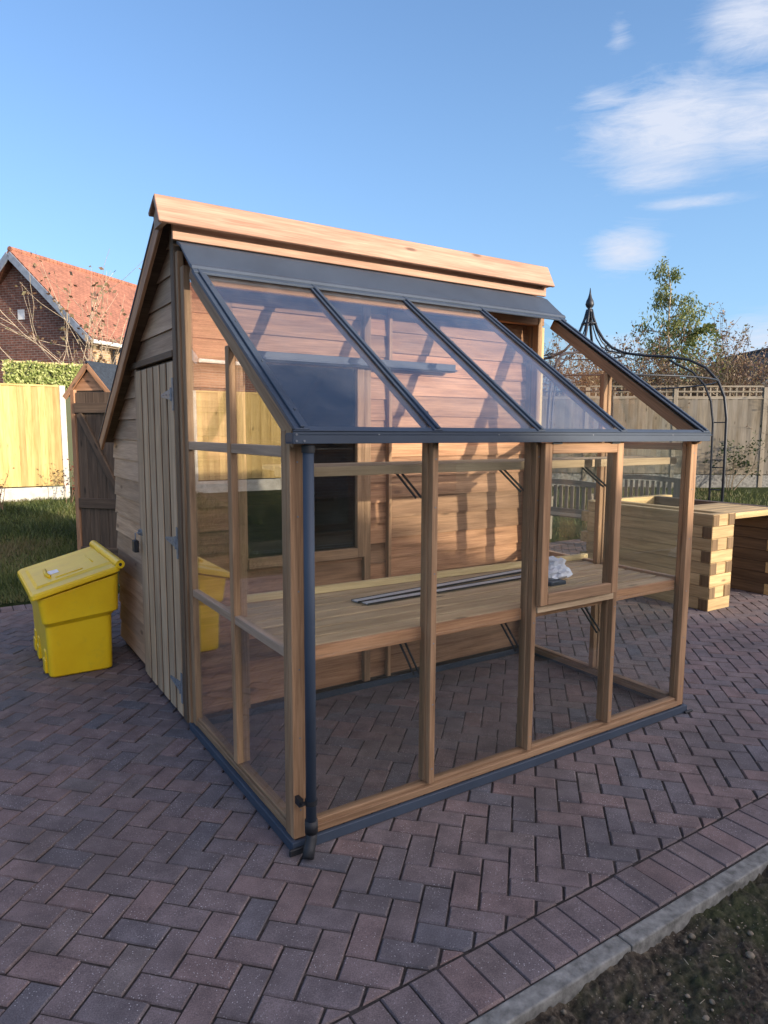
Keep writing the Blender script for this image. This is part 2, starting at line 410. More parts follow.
# pebbles in the soil (nobody could count them)
pb = MB()
for k in range(1500):
    x = random.uniform(-.4, 3.4); y = random.uniform(-2.2, -1.03); r = random.choice([.002, .003, .003, .004, .005, .008]) * random.uniform(.7, 1.3)
    if k == 0: x, y, r = 1.02, -1.215, .016
    c = Vector((x, y, -.052 + .02 * noise.noise(Vector((x, y, 0)) * 3) + .008)); vs = []; fs = []
    sx, sy, sz = random.uniform(.7, 1.3), random.uniform(.7, 1.2), random.uniform(.5, .8)
    for i in range(5):
        ph = math.pi * (i + .5) / 5
        for q in range(7):
            t = 2 * math.pi * q / 7; vs.append(c + Vector((r * sx * math.sin(ph) * math.cos(t), r * sy * math.sin(ph) * math.sin(t), r * sz * math.cos(ph))))
    for i in range(4):
        for q in range(7): fs.append((i * 7 + q, (i + 1) * 7 + q, (i + 1) * 7 + (q + 1) % 7, i * 7 + (q + 1) % 7))
    fs.append(tuple(range(7))); fs.append(tuple(range(28, 35))[::-1]); pb.add(vs, fs)
o = pb.build('pebbles', 'stone', smooth=True); tag(o, 'small stones and grit scattered over the bare soil', 'pebbles'); o['kind'] = 'stuff'
# moss and seedlings on the soil
ms = MB()
for k in range(5200):
    x = random.uniform(-.3, 3.2); y = random.uniform(-2.1, -1.02)
    if noise.noise(Vector((x, y, 3)) * 3.2) < .02: continue
    z = -.055 + .02 * noise.noise(Vector((x, y, 0)) * 3)
    ms.leaf((x, y, z + .004), (random.gauss(0, .7), random.gauss(0, .7), .7), random.uniform(.004, .013), .5)
sw_t = MB()
for k in range(260):
    x = random.uniform(-.3, 3.2); y = random.uniform(-2.1, -1.03)
    z = -.055 + .02 * noise.noise(Vector((x, y, 0)) * 3) + .02 * noise.noise(Vector((x, y, 0)) * 11); t_ = random.uniform(0, 6.28); l_ = random.uniform(.006, .022)
    sw_t.tube([(x, y, z + .014), (x + l_ * math.cos(t_), y + l_ * math.sin(t_), z + .016 + random.uniform(-.006, .006))], random.uniform(.0006, .0014), 4)
o = sw_t.build('straw', 'bark_pale'); tag(o, 'bits of straw and dead stalks lying on the soil', 'straw'); o['kind'] = 'stuff'
o = ms.build('moss', 'leaf_dark'); tag(o, 'patches of dark moss and weed seedlings on the soil', 'moss'); o['kind'] = 'stuff'
# grass
gr = MB()
def blades(n, x0, x1, y0, y1, h):
    for k in range(n):
        x = random.uniform(x0, x1); y = random.uniform(y0, y1); z = ground_z(x, y)
        hh = h * random.uniform(.4, 1.2) * (1 + .8 * noise.noise(Vector((x, y, 0)) * 1.4)); t = random.uniform(0, 6.28); w = random.uniform(.003, .006) * (1 + y * .05)
        dx, dy = math.cos(t) * w, math.sin(t) * w; lx, ly = random.gauss(0, .4) * hh, random.gauss(0, .4) * hh
        vv = min(1, max(0, .45 + .9 * noise.noise(Vector((x, y, 7)) * .9) + random.gauss(0, .18)))
        gr.add([(x - dx, y - dy, z), (x + dx, y + dy, z), (x + lx, y + ly, z + hh)], [(0, 1, 2)], None, vv)
blades(30000, -2.2, 1.2, 4.78, 7.4, .06); blades(22000, -3, 1.8, 7.4, 10.5, .07); blades(12000, 7.8, 13, 1.5, 9, .09); blades(5000, 5, 12, 4.8, 11, .07)
o = gr.build('lawn_grass', 'grass'); tag(o, 'rough short grass and weeds covering the lawn', 'grass'); o['kind'] = 'stuff'

# ------------------------------------------------------------------ GREENHOUSE-SHED
G = thing('greenhouse_shed', 'cedar garden shed with a glazed lean to greenhouse front, grey aluminium gutter and glazing bars', 'greenhouse', (0, 0, 0))
W = 2.48; YS = 1.30; XB = [.028, .642, 1.230, 1.809, 2.452]; XR = [.028, .624, 1.203, 1.768, 2.452]     # post centres along the front
SL = .677       # roof pitch
def rz_(y, o=0): return 1.617 + SL * (y + .055) + o
def P1(name, mat, boxes, parent=G, bevel=.0025):
    mb = MB()
    for b_ in boxes: mb.box(*b_)
    return mb.build(name, mat, parent, bevel)
def PE(name, mat, boxes, parent=G, bevel=.0025):
    return [P1(name, mat, [b_], parent, bevel) for b_ in boxes]
# front posts
for i, x in enumerate(XB):
    w = .027
    if i == 0: P1('corner_post', 'cedar_post', [(0, .056, 0, .03, .045, 1.575), (0, .03, .031, .075, .045, 1.615), (.0325, .056, .031, .05, .045, 1.55)])
    elif i == 4: P1('corner_post', 'cedar_post', [(W - .056, W, 0, .03, .045, 1.575), (W - .03, W, .031, .075, .045, 1.6), (W - .056, W - .0325, .031, .05, .045, 1.55)])
    else:
        po_ = P1('post', 'cedar_post', [(x - .006, x + .024, -.012, .018, .092, 1.568), (x - .010, x + .012, .0185, .062, .092, 1.568)])
    if True:
        for zz in (.16, .45, .72, 1.02, 1.3, 1.5):
            nh = MB(); xx = x + .009 if 0 < i < 4 else (.03 if i == 0 else W - .03); yy = -.012 if 0 < i < 4 else 0.; nh.tube([(xx, yy - .0002, zz), (xx, yy - .0022, zz)], .0034, 8); nh.build('screw', 'galv', C.objects[-1] if False else (po_ if 0 < i < 4 else G))
P1('header_beam', 'cedar_post', [(.057, W - .057, .004, .05, 1.569, 1.60)])
sl = P1('sill', 'cedar_post', [(.057, W - .057, -.004, .06, .046, .076), (.057, W - .057, .012, .052, .0765, .09), (.004, .06, .076, 1.22, .046, .076), (.012, .052, .076, 1.22, .0765, .09), (W - .06, W - .004, .076, 1.22, .046, .076), (W - .052, W - .012, .076, 1.22, .0765, .09)])
P1('base_skirt', 'alu_grey', [(-.014, W + .014, -.020, -.002, .003, .044), (-.014, .008, -.0015, 1.28, .003, .044), (W - .008, W + .014, -.0015, 1.28, .003, .044), (.012, 2.47, 1.272, 1.284, .003, .04)], bevel=.002)
P1('base_corner', 'black_plastic', [(-.032, .04, -.034, -.021, .001, .028)], bevel=.003)
P1('base_corner', 'black_plastic', [(W - .02, W + .05, -.036, -.021, .001, .014)], bevel=.003)
# side frames (left at x=0, right at x=W)
for sx in (0, 1):
    X = (lambda v: v) if sx == 0 else (lambda v: W - v)
    def sb_(v0, v1, y0, y1, z0, z1):
        a_, b_ = sorted((X(v0), X(v1))); return (a_, b_, y0, y1, z0, z1)
    P1('side_post', 'cedar_post', [sb_(.0, .03, .60, .645, .092, rz_(.62) - .10), sb_(.031, .065, .605, .64, .092, rz_(.62) - .10)])
    P1('wall_post', 'cedar_post', [sb_(.0, .04, 1.205, 1.262, .046, 2.42)])
    PE('side_rail', 'cedar_grey', [sb_(.002, .034, .0755, .5995, .752, .79), sb_(.002, .034, .6455, 1.2045, .752, .79)])
    PE('side_rail', 'cedar_grey', [sb_(.002, .034, .0755, .5995, 1.515, 1.556), sb_(.002, .034, .6455, 1.2045, 1.515, 1.556)])
    mb = MB(); mb.beam((X(.024), -.035, rz_(-.035, -.055)), (X(.024), 1.08, rz_(1.08, -.055)), .045, .062); mb.beam((X(.003), -.03, rz_(-.03, -.026)), (X(.003), 1.09, rz_(1.09, -.026)), .016, .05)
    mb.build('rafter', 'cedar_post', G, .003)
    # glazing of the side
    gl = MB()
    for (ya, yb) in ((.068, .61), (.636, 1.212)):
        for (za, zb) in ((.088, .756), (.786, 1.519)): gl.prism([(ya, za), (yb, za), (yb, zb), (ya, zb)], lambda p, q, t: (X(t), p, q), .016, .020)
        gl.prism([(ya, 1.552), (yb, 1.552), (yb, rz_(yb, -.09)), (ya, max(1.553, rz_(ya, -.09)))], lambda p, q, t: (X(t), p, q), .016, .020)
    gl.build('side_glass', 'glass', G)
# intermediate rafters with caps
for i, x in enumerate(XR):
    mb = MB()
    if 0 < i < 4: mb.beam((x, .01, rz_(.01, -.032)), (x, 1.12, rz_(1.12, -.032)), .028, .036); mb.build('rafter', 'cedar_post', G, .003)
    c = MB(); xc = x if 0 < i < 4 else (.022 if i == 0 else W - .022); wd = .046 if 0 < i < 4 else .062
    c.beam((xc, -.062, rz_(-.062, .004)), (xc, 1.045, rz_(1.045, .004)), wd, .008); c.beam((xc, -.062, rz_(-.062, .012)), (xc, 1.040, rz_(1.040, .012)), .016, .014)
    if i in (0, 4):
        e = -.036 if i == 0 else .036
        c.beam((xc + e * .8, -.05, rz_(-.05, .001)), (xc + e * .8, 1.045, rz_(1.045, .001)), .005, .016)
    for yb in (.03, .32, .6, .9):
        c.beam((xc + .014, yb, rz_(yb, .012)), (xc + .014, yb + .008, rz_(yb + .008, .012)), .008, .012)
    c.build('glazing_bar', 'alu_grey', G, .002)
for i in range(3):
    g_ = MB(); x0 = XR[i] + .005; x1 = XR[i + 1] - .005
    g_.prism([(x0, -.055), (x1, -.055), (x1, 1.09), (x0, 1.09)], lambda p, q, t: (p, q, rz_(q, t)), -.006, -.002)
    g_.build('roof_glass', 'glass_roof', G)
# front glazing
for i in range(4):
    x0 = XB[i] + .015; x1 = XB[i + 1] - .015
    g_ = MB()
    g_.box(x0, x1, .026, .030, .088, .745 if i != 2 else .745); 
    if i != 2: g_.box(x0, x1, .026, .030, .7455, 1.55)
    g_.build('front_glass', 'glass', G)
P1('vent_sill', 'pale_slat', [(XB[2] + .025, XB[3] - .013, -.02, .05, .765, .795)])
# opening vent
vf = MB(); vx0, vx1, vy0, vy1, vz0, vz1 = 1.243, 1.790, -.048, -.016, .806, 1.562; fw = .048
vf.box(vx0, vx0 + fw, vy0, vy1, vz0, vz1); vf.box(vx1 - fw, vx1, vy0, vy1, vz0, vz1); vf.box(vx0 + fw, vx1 - fw, vy0, vy1, vz1 - fw, vz1); vf.box(vx0 + fw, vx1 - fw, vy0, vy1, vz0, vz0 + fw + .004)
vent = vf.build('vent_frame', 'cedar_post', G, .003)
g_ = MB(); g_.box(vx0 + fw - .005, vx1 - fw + .005, -.034, -.030, vz0 + fw, vz1 - fw + .005); g_.build('vent_pane', 'glass', vent)
for hx in (vx0 + .04, vx1 - .1):
    h = MB(); h.box(hx, hx + .06, -.0565, -.0525, vz1 - .004, vz1 + .006); h.tube([(hx, -.056, vz1 + .008), (hx + .06, -.056, vz1 + .008)], .005, 6); h.build('hinge', 'steel_black', vent)
# gutter
gt = MB(); gx0, gx1 = -.022, 2.468
gt.box(gx0, gx1, -.080, -.075, 1.567, 1.611); gt.box(gx0, gx1, -.075, -.012, 1.567, 1.572); gt.box(gx0, gx1, -.017, -.012, 1.5725, 1.60); gt.box(gx0, gx0 + .004, -.0748, -.0172, 1.5723, 1.605); gt.box(gx1 - .004, gx1, -.0748, -.0172, 1.5723, 1.605); gt.box(gx0 - .001, gx1 + .001, -.084, -.0745, 1.6112, 1.615)
gut = gt.build('gutter', 'alu_grey', G, .0015)
for p in ((-.010, 1.577), (-.010, 1.600), (.020, 1.577)):
    sc = MB(); sc.tube([(p[0], -.0805, p[1]), (p[0], -.0835, p[1])], .004, 8); sc.build('screw', 'galv', gut)
for hx in (.33, .93, 1.52, 2.13):
    sc = MB(); sc.tube([(hx, -.0805, 1.600), (hx, -.0825, 1.600)], .0028, 8); sc.build('screw', 'galv', gut)
ev = MB(); ev.beam((.0, -.060, rz_(-.060, -.001)), (W, -.060, rz_(-.060, -.001)), .05, .004, (0, -SL, 1)); ev.build('eaves_trim', 'alu_grey', G)
# downpipe
dp = MB(); dx_, dy_ = .052, -.046
dp.tube([(dx_, dy_, 1.562), (dx_, dy_, .12)], .0205, 20)
pipe = dp.build('downpipe', 'alu_grey', G, smooth=True)
pc = MB(); pc.tube([(dx_, dy_, 1.561), (dx_, dy_, 1.535)], .0245, 20); pc.build('collar', 'black_plastic', pipe, smooth=False)
el = MB(); el.tube([(dx_, dy_, .135), (dx_, dy_, .085)], .0255, 20); el.tube([(dx_, dy_, .09), (dx_ - .004, dy_ - .006, .06), (dx_ - .02, dy_ - .022, .035), (dx_ - .035, dy_ - .04, .012)], .0225, 16)
el.build('shoe', 'black_plastic', pipe, smooth=True)
br = MB(); br.tube([(dx_, dy_, .200), (dx_, dy_, .218)], .0245, 20); br.box(dx_ - .042, dx_ - .02, dy_ - .004, dy_ + .006, .203, .215); br.box(.006, .022, dy_ + .006, -.001, .195, .225); br.build('pipe_clip', 'black_plastic', pipe)

# ridge: flashing, fascia, cap
fl = MB()
prof = [(1.262, 2.545), (1.205, 2.52), (1.12, 2.448), (1.06, 2.40), (1.035, 2.387), (1.03, 2.372), (1.035, 2.368), (1.065, 2.385), (1.125, 2.437), (1.205, 2.505), (1.262, 2.53)]
fl.prism(prof, lambda p, q, t: (t, p, q), -.012, 2.515)
fl.prism([(1.005, 2.352), (1.035, 2.372), (1.035, 2.362), (1.01, 2.343)], lambda p, q, t: (t, p, q), -.01, 2.5)
fl.build('flashing', 'alu_grey', G, .0015)
P1('fascia_board', 'cedar_pink', [(-.035, 2.545, 1.245, 1.268, 2.548, 2.66)])
P1('wall_plate', 'cedar', [(.04, 2.5, 1.21, 1.262, 2.34, 2.40)])
cp = MB()   # cap: steep front board + back board
def xprism(mb, poly, x0, x1):
    off = random.uniform(0, 50); n = len(poly)
    vs = [(x0, p, q) for p, q in poly] + [(x1, p, q) for p, q in poly]
    gc = [(x0 + off, p, q) for p, q in poly] + [(x1 + off, p, q) for p, q in poly]
    mb.add(vs, [tuple(range(n)), tuple(range(n, 2 * n))[::-1]] + [(i, n + i, n + (i + 1) % n, (i + 1) % n) for i in range(n)], gc)
xprism(cp, [(1.166, 2.603), (1.186, 2.598), (1.262, 2.722), (1.240, 2.745)], -.12, 2.548)
cap = cp.build('ridge_cap', 'cedar_pink', G, .003)
cp = MB(); xprism(cp, [(1.243, 2.747), (1.263, 2.7245), (1.352, 2.664), (1.362, 2.684)], -.12, 2.548); cp.build('ridge_cap', 'cedar_pink', G, .003)
for (xa, xb) in ((-.10, -.075), (2.5, 2.53)):
    cp = MB(); xprism(cp, [(1.19, 2.602), (1.26, 2.715), (1.34, 2.665), (1.33, 2.602)], xa, xb); cp.build('ridge_block', 'cedar_grey', G)

# back roof (felt over boards) with barge boards
RS = .655; ry0, ry1 = 1.30, 3.08
def rb(y, o=0): return 2.725 - RS * (y - 1.325) + o
rf = MB(); rf.prism([(ry0, rb(ry0, -.022)), (ry1, rb(ry1, -.022)), (ry1, rb(ry1, -.055)), (ry0, rb(ry0, -.055))], lambda p, q, t: (t, p, q), -.06, 2.56); rf.build('roof_deck', 'dark_wood', G)
rf = MB(); rf.prism([(ry0 + .03, rb(ry0 + .03, -.01)), (ry1 + .02, rb(ry1 + .02, -.01)), (ry1 + .02, rb(ry1 + .02, -.0215)), (ry0 + .03, rb(ry0 + .03, -.0215))], lambda p, q, t: (t, p, q), -.084, 2.58); rf.build('roof_covering', 'alu_grey', G)
for bx in (-.08, 2.561):
    mb = MB(); mb.beam((bx + .01, 1.30, rb(1.30, -.07)), (bx + .01, 3.085, rb(3.085, -.07)), .018, .085); mb.build('barge_board', 'cedar', G, .002)

# cladding
def cladding(name, u0, u1, z0, z1, ph, fn, cl=None, mat='cedar', parent=G, start=None):
    mb = MB(); z = z0 if start is None else start
    while z < z1 - .01:
        a_ = max(z, z0); b_ = min(z + ph - .005, z1)
        if b_ - a_ > .01:
            p = [(u0, a_), (u1, a_), (u1, b_), (u0, b_)]
            if cl: p = clip(p, *cl)
            if len(p) >= 3:
                off = (random.uniform(0, 50), random.uniform(0, 50)); zz = z; n = len(p)
                t = lambda q: .020 - .012 * (q - zz) / ph
                vs = [fn(a, b, 0) for a, b in p] + [fn(a, b, t(b)) for a, b in p]
                gc = [(a + off[0], b + off[1], 0) for a, b in p] + [(a + off[0], b + off[1], .02) for a, b in p]
                mb.add(vs, [tuple(range(n)), tuple(range(n, 2 * n))[::-1]] + [(i, (i + 1) % n, n + (i + 1) % n, n + i) for i in range(n)], gc)
        z += ph
    return mb.build(name, mat, parent, .002)
left = lambda p, q, t: (.022 - t, p, q)
front = lambda p, q, t: (p, YS + .022 - t, q)
P1('cladding_paper', 'interior', [(.0415, 2.49, YS + .0225, YS + .03, .04, 2.5)]) if False else None
rcl = (RS, 1, rb(0) - .06)
ph = .135
cladding('side_cladding', 2.262, 3.05, .03, 2.6, ph, left, rcl, 'cedar_grey', start=.065)
cladding('side_cladding', 1.37, 2.262, 2.032, 2.75, ph, left, rcl, 'cedar_grey', start=2.013)
P1('door_ledge', 'dark_wood', [(-.022, .02, 1.372, 2.40, 1.99, 2.026)])
P1('gable_post', 'dark_wood', [(-.018, .022, 1.305, 1.368, .03, 2.615)])
P1('gable_post', 'cedar_post', [(-.010, .022, 1.2635, 1.3035, .03, 2.5)])
P1('door_jamb', 'cedar_grey', [(-.008, .018, 2.205, 2.259, .03, 1.989)])
# back, right and inside of the shed
P1('back_wall', 'cedar_grey', [(.03, 2.5, 3.025, 3.045, .03, 1.5)])
sw = MB(); sw.prism([(1.33, .03), (3.02, .03), (3.02, rb(3.02, -.06)), (1.33, rb(1.33, -.06))], lambda p, q, t: (t, p, q), 2.5, 2.52); sw.build('right_wall', 'cedar', G)
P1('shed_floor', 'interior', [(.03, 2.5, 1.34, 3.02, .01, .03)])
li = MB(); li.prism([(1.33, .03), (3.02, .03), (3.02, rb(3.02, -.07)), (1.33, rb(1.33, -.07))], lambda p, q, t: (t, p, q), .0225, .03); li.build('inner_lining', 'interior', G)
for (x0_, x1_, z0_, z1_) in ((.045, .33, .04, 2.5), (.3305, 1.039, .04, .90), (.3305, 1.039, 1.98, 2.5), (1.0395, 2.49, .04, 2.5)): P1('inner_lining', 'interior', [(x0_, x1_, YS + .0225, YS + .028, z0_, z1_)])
# shelf seen dimly in the shed
PE('inner_shelf', 'dark_wood', [(.15, 1.6, 2.6, 3.0, 1.05, 1.08), (.15, 1.6, 2.6, 3.0, 1.5, 1.53)])

# door
D = thing('tmp', '', '')
bpy.data.objects.remove(D)
db = MB(); ny = 6; y0 = 1.374; y1 = 2.2; pw = (y1 - y0) / ny
for k in range(ny):
    db.box(-.016, -.0085, y0 + k * pw + .016, y0 + (k + 1) * pw - .016, .035, 1.97)
door = db.build('door', 'door_board', G, .004)
q = MB(); q.box(-.0080, .02, y0 + .004, y1, .034, 1.975); q.build('door_backing', 'dark_wood', door)
for hz in (1.80, 1.01, .20):
    h = MB(); h.box(-.0215, -.0165, 1.376, 1.402, hz - .085, hz + .085)
    h.prism([(1.402, hz - .032), (1.402, hz + .032), (1.60, hz + .008), (1.615, hz), (1.60, hz - .008)], lambda p, q, t: (t, p, q), -.0215, -.0165)
    h.tube([(-.023, 1.404, hz - .035), (-.023, 1.404, hz + .035)], .006, 8)
    for sy in (1.44, 1.50, 1.56): h.tube([(-.0216, sy, hz), (-.0245, sy, hz)], .004, 8)
    h.build('hinge', 'galv', door)
lk = MB(); lk.box(-.020, -.0125, 2.17, 2.235, .945, .985); lk.box(-.034, -.0205, 2.20, 2.212, .950, .982)
lk.lathe([(.001, -.004), (.022, -.004), (.022, .004), (.001, .004)], (-.024, 2.19, .965), 16)
hasp = lk.build('hasp', 'galv', door, .001)
pl = MB(); pts = []
for k in range(13):
    t = math.pi * k / 12; pts.append((-.045 - .006 * k / 12, 2.212 + .017 * math.cos(t) + .008, .93 + .03 * math.sin(t) + (0 if 0 < k < 12 else -.02)))
pl.tube(pts, .0035, 8); shk = pl.build('shackle', 'galv', hasp, smooth=True)
pl = MB(); pl.box(-.064, -.034, 2.186, 2.252, .838, .915); pl.build('padlock', 'black_plastic', hasp, .006)

# front (inside) wall with window
WX0, WX1, WZ0, WZ1 = .335, 1.035, .905, 1.975
cladding('front_cladding', .045, .285, .06, 2.6, .127, front, None, start=.06)
cladding('front_cladding', .285, 1.085, .06, .845, .127, front, None, start=.06)
cladding('front_cladding', .285, 1.085, 2.02, 2.6, .127, front, None, start=2.01)
cladding('front_cladding', 1.135, 1.262, .06, 2.6, .127, front, None, start=.03)
cladding('front_cladding', 1.29, 2.435, .06, 2.6, .127, front, None, start=.06)
PE('wall_trim', 'cedar_post', [(1.087, 1.133, 1.274, 1.318, .05, 2.36), (1.264, 1.288, 1.276, 1.318, .05, 2.36), (2.437, 2.462, 1.270, 1.318, .05, 2.36), (.286, .334, 1.272, 1.318, .05, .845)])
P1('corner_stud', 'softwood', [(2.505, 2.56, 1.264, 1.32, .03, 2.34)])
wf = MB(); yy0, yy1 = 1.268, 1.318
wf.box(WX0 - .048, WX0, yy0, yy1, WZ0 - .058, WZ1 + .045); wf.box(WX1, WX1 + .050, yy0, yy1, WZ0 - .058, WZ1 + .045); wf.box(WX0, WX1, yy0, yy1, WZ1, WZ1 + .045); wf.box(WX0, WX1, yy0 - .006, yy1, WZ0 - .058, WZ0)
win = wf.build('window', 'cedar_post', G, .003)
g_ = MB(); g_.box(WX0 - .005, WX1 + .005, 1.296, 1.300, WZ0 - .005, WZ1 + .005); g_.build('window_pane', 'glass_win', win)
P1('drip_flashing', 'alu_grey', [(.30, 1.73, 1.215, 1.276, 1.985, 2.035), (.30, 1.73, 1.195, 1.2145, 1.99, 2.0)], bevel=.002)

# staging
bs = []; yb = .075; mb = MB()
for k in range(7):
    mb.box(.045, W - .045, yb, yb + .090, .760, .778, random.random()); yb += .110
stg = mb.build('slatted_bench', 'pale_slat', G, .002)
f2 = MB(); f2.box(.065, W - .065, .052, .073, .722, .777); f2.build('bench_edge', 'cedar', stg, .002)
f2 = MB()
for x in (.1, .66, 1.26, 1.84, 2.38):
    f2 = MB(); f2.box(x - .02, x + .02, .076, .80, .722, .757); f2.build('bench_bearer', 'dark_wood', stg)
def bracket(x, z, dz, dy, parent):
    for e in (-.014, .014):
        b_ = MB(); b_.beam((x + e, .066, z - dz), (x + e, .066 + dy, z), .005, .009); b_.build('bracket', 'steel_black', parent)
for x in (.622, 1.222, 1.80): bracket(x, .735, .17, .17, stg)
mb = MB(); mb.box(.035, W - .035, .10, .215, 1.436, 1.475); mb.box(.035, W - .035, .228, .34, 1.457, 1.4755)
shf = mb.build('upper_shelf', 'pale_slat', G, .002)
for x in (.622, 1.222, 1.80): bracket(x, 1.445, .11, .17, shf)

# loose things on the bench
bt = MB(); bt.beam((.1, .845, .797), (2.50, .765, .797), .032, .034); tag(bt.build('wooden_batten', 'softwood', bevel=.002), 'long pale timber batten lying along the back of the slatted bench', 'batten')
def strip(p, q, label):
    t = thing('glazing_strip', label, 'metal strip', p, 0, 'loose glazing strips on the bench')
    m1 = MB(); m1.beam(p, q, .05, .0045); m1.build('strip_face', 'alu_light', t)
    d = (Vector(q) - Vector(p)).normalized(); sd = d.cross(Vector((0, 0, 1)))
    for e in (-.026, .026):
        m2 = MB(); m2.beam(Vector(p) + sd * e, Vector(q) + sd * e, .006, .008); m2.build('seal', 'black_plastic', t)
strip((.60, .56, .787), (2.0, .69, .787), 'silver and black metal strip on the bench, the rear of two')
strip((.62, .50, .787), (1.78, .545, .787), 'silver and black metal strip on the bench, the front of two')
# crumpled bag
bg = MB(); rings = []
nseg = 22
for i in range(9):
    zf = i / 8; rr = [.02, .085, .1, .098, .085, .068, .05, .048, .055][i]
    ring = []
    for k in range(nseg):
        t = 2 * math.pi * k / nseg; p = Vector((math.cos(t), math.sin(t), zf * 2)); w = 1 + .45 * noise.noise(p * 2.2) + .2 * noise.noise(p * 6)
        ring.append((1.83 + rr * 1.15 * w * math.cos(t) + .02 * zf, .43 + rr * .8 * w * math.sin(t), .780 + zf * .115 + .012 * noise.noise(p * 4)))
    rings.append(ring)
bg.loft(rings); tag(bg.build('plastic_bag', 'bag_white'), 'crumpled white plastic bag standing on the slatted bench behind the vent', 'bag')
bg = MB(); bg.box(1.68, 1.80, .30, .36, .779, .80); tag(bg.build('hardware_packet', 'alu_grey', bevel=.005), 'small dark packet lying in front of the white plastic bag', 'packet')

# ------------------------------------------------------------------ GRIT BIN
def rrect(x0, x1, y0, y1, z, r, n=5, tilt=None):
    pts = []
    for (cx, cy, a0) in ((x1 - r, y1 - r, 0), (x0 + r, y1 - r, 90), (x0 + r, y0 + r, 180), (x1 - r, y0 + r, 270)):
        for k in range(n + 1):
            t = R(a0 + 90 * k / n); X_, Y_ = cx + r * math.cos(t), cy + r * math.sin(t); pts.append((X_, Y_, tilt(X_, Y_) + z if tilt else z))
    return pts
B = thing('grit_bin', 'yellow plastic grit bin with a hinged sloping lid beside the shed door', 'grit bin', (-.36, 2.9, 0))
bx0, bx1, by0, by1 = -.550, -.160, 2.505, 3.305
tl = lambda x, y: .30 * (x + .61)      # lid slope
mb = MB()
mb.loft([rrect(bx0 + .01, bx1 - .01, by0 + .01, by1 - .01, .004, .03), rrect(bx0, bx1, by0, by1, .016, .035), rrect(bx0 - .012, bx1 + .006, by0 - .01, by1 + .01, .345, .04, tilt=lambda x, y: .09 * (x + .56)),
         rrect(bx0 - .022, bx1 + .03, by0 - .03, by1 + .03, .368, .045, tilt=lambda x, y: .09 * (x + .56)), rrect(bx0 - .030, bx1 + .045, by0 - .042, by1 + .042, .376, .045, tilt=lambda x, y: .09 * (x + .56)),
         rrect(bx0 - .055, bx1 + .052, by0 - .052, by1 + .052, .542, .045, tilt=lambda x, y: .25 * max(0, (x + .60)))])
body = mb.build('body', 'yellow', B, smooth=False, bevel=.006)
# moulded recesses at the foot of the front face
for yy in (2.60, 2.95, 3.16):
    ft = MB()
    ft.box(bx0 - .018, bx0 + .004, yy, yy + .10, .012, .10)
    ft.box(bx0 - .012, bx0 + .004, yy + .01, yy + .09, .10, .16)
    ft.build('foot_rib', 'yellow', body, .006)
mb = MB(); lx0, lx1, ly0, ly1 = -.640, -.10, 2.43, 3.38
lt = lambda x, y: .262 * (x + .62)
mb.loft([rrect(lx0, lx1, ly0, ly1, .548, .035, tilt=lt), rrect(lx0 - .002, lx1, ly0 - .002, ly1 + .002, .556, .035, tilt=lt), rrect(lx0, lx1, ly0, ly1, .578, .035, tilt=lt), rrect(lx0 + .012, lx1 - .01, ly0 + .012, ly1 - .012, .586, .03, tilt=lt)])
lid = mb.build('lid', 'yellow', B, bevel=.004)
mb = MB()   # raised panel on the lid with a wedge outline
def onlid(x, y, h): return (x, y, .5865 + lt(x, y) + h)
mb.add([onlid(-.60, 2.56, 0), onlid(-.12, 2.56, 0), onlid(-.12, 3.25, 0), onlid(-.60, 3.25, 0), onlid(-.585, 2.585, .011), onlid(-.14, 2.60, .011), onlid(-.14, 3.2, .011), onlid(-.585, 3.2, .011)], [(4, 5, 6, 7), (0, 1, 5, 4), (1, 2, 6, 5), (2, 3, 7, 6), (3, 0, 4, 7)])
mb.build('lid_panel', 'yellow', lid, bevel=.004)
mb = MB(); mb.tube([onlid(-.50, 2.72, .018), onlid(-.51, 2.84, .02), onlid(-.50, 2.97, .018)], .012, 10); mb.tube([onlid(-.47, 2.66, .012), onlid(-.30, 2.66, .010)], .006, 8); mb.tube([onlid(-.22, 2.75, .010), onlid(-.22, 3.05, .010)], .005, 8)
mb.build('lid_handle', 'yellow', lid, smooth=True)
mb = MB(); hx = -.105
mb.tube([(hx, 2.425, .728), (hx, 3.385, .728)], .030, 18); hr = mb.build('hinge_roll', 'yellow', lid, smooth=False, bevel=.004)
mb = MB(); mb.tube([(hx, 2.4235, .728), (hx, 2.421, .728)], .011, 14); mb.build('hinge_pin', 'black_plastic', hr)
mb = MB(); mb.add([onlid(-.50, 2.80, .0125), onlid(-.43, 2.79, .0125), onlid(-.43, 2.90, .0125), onlid(-.49, 2.92, .0125)], [(0, 1, 2, 3)]); mb.build('lid_sticker', 'bag_white', lid)

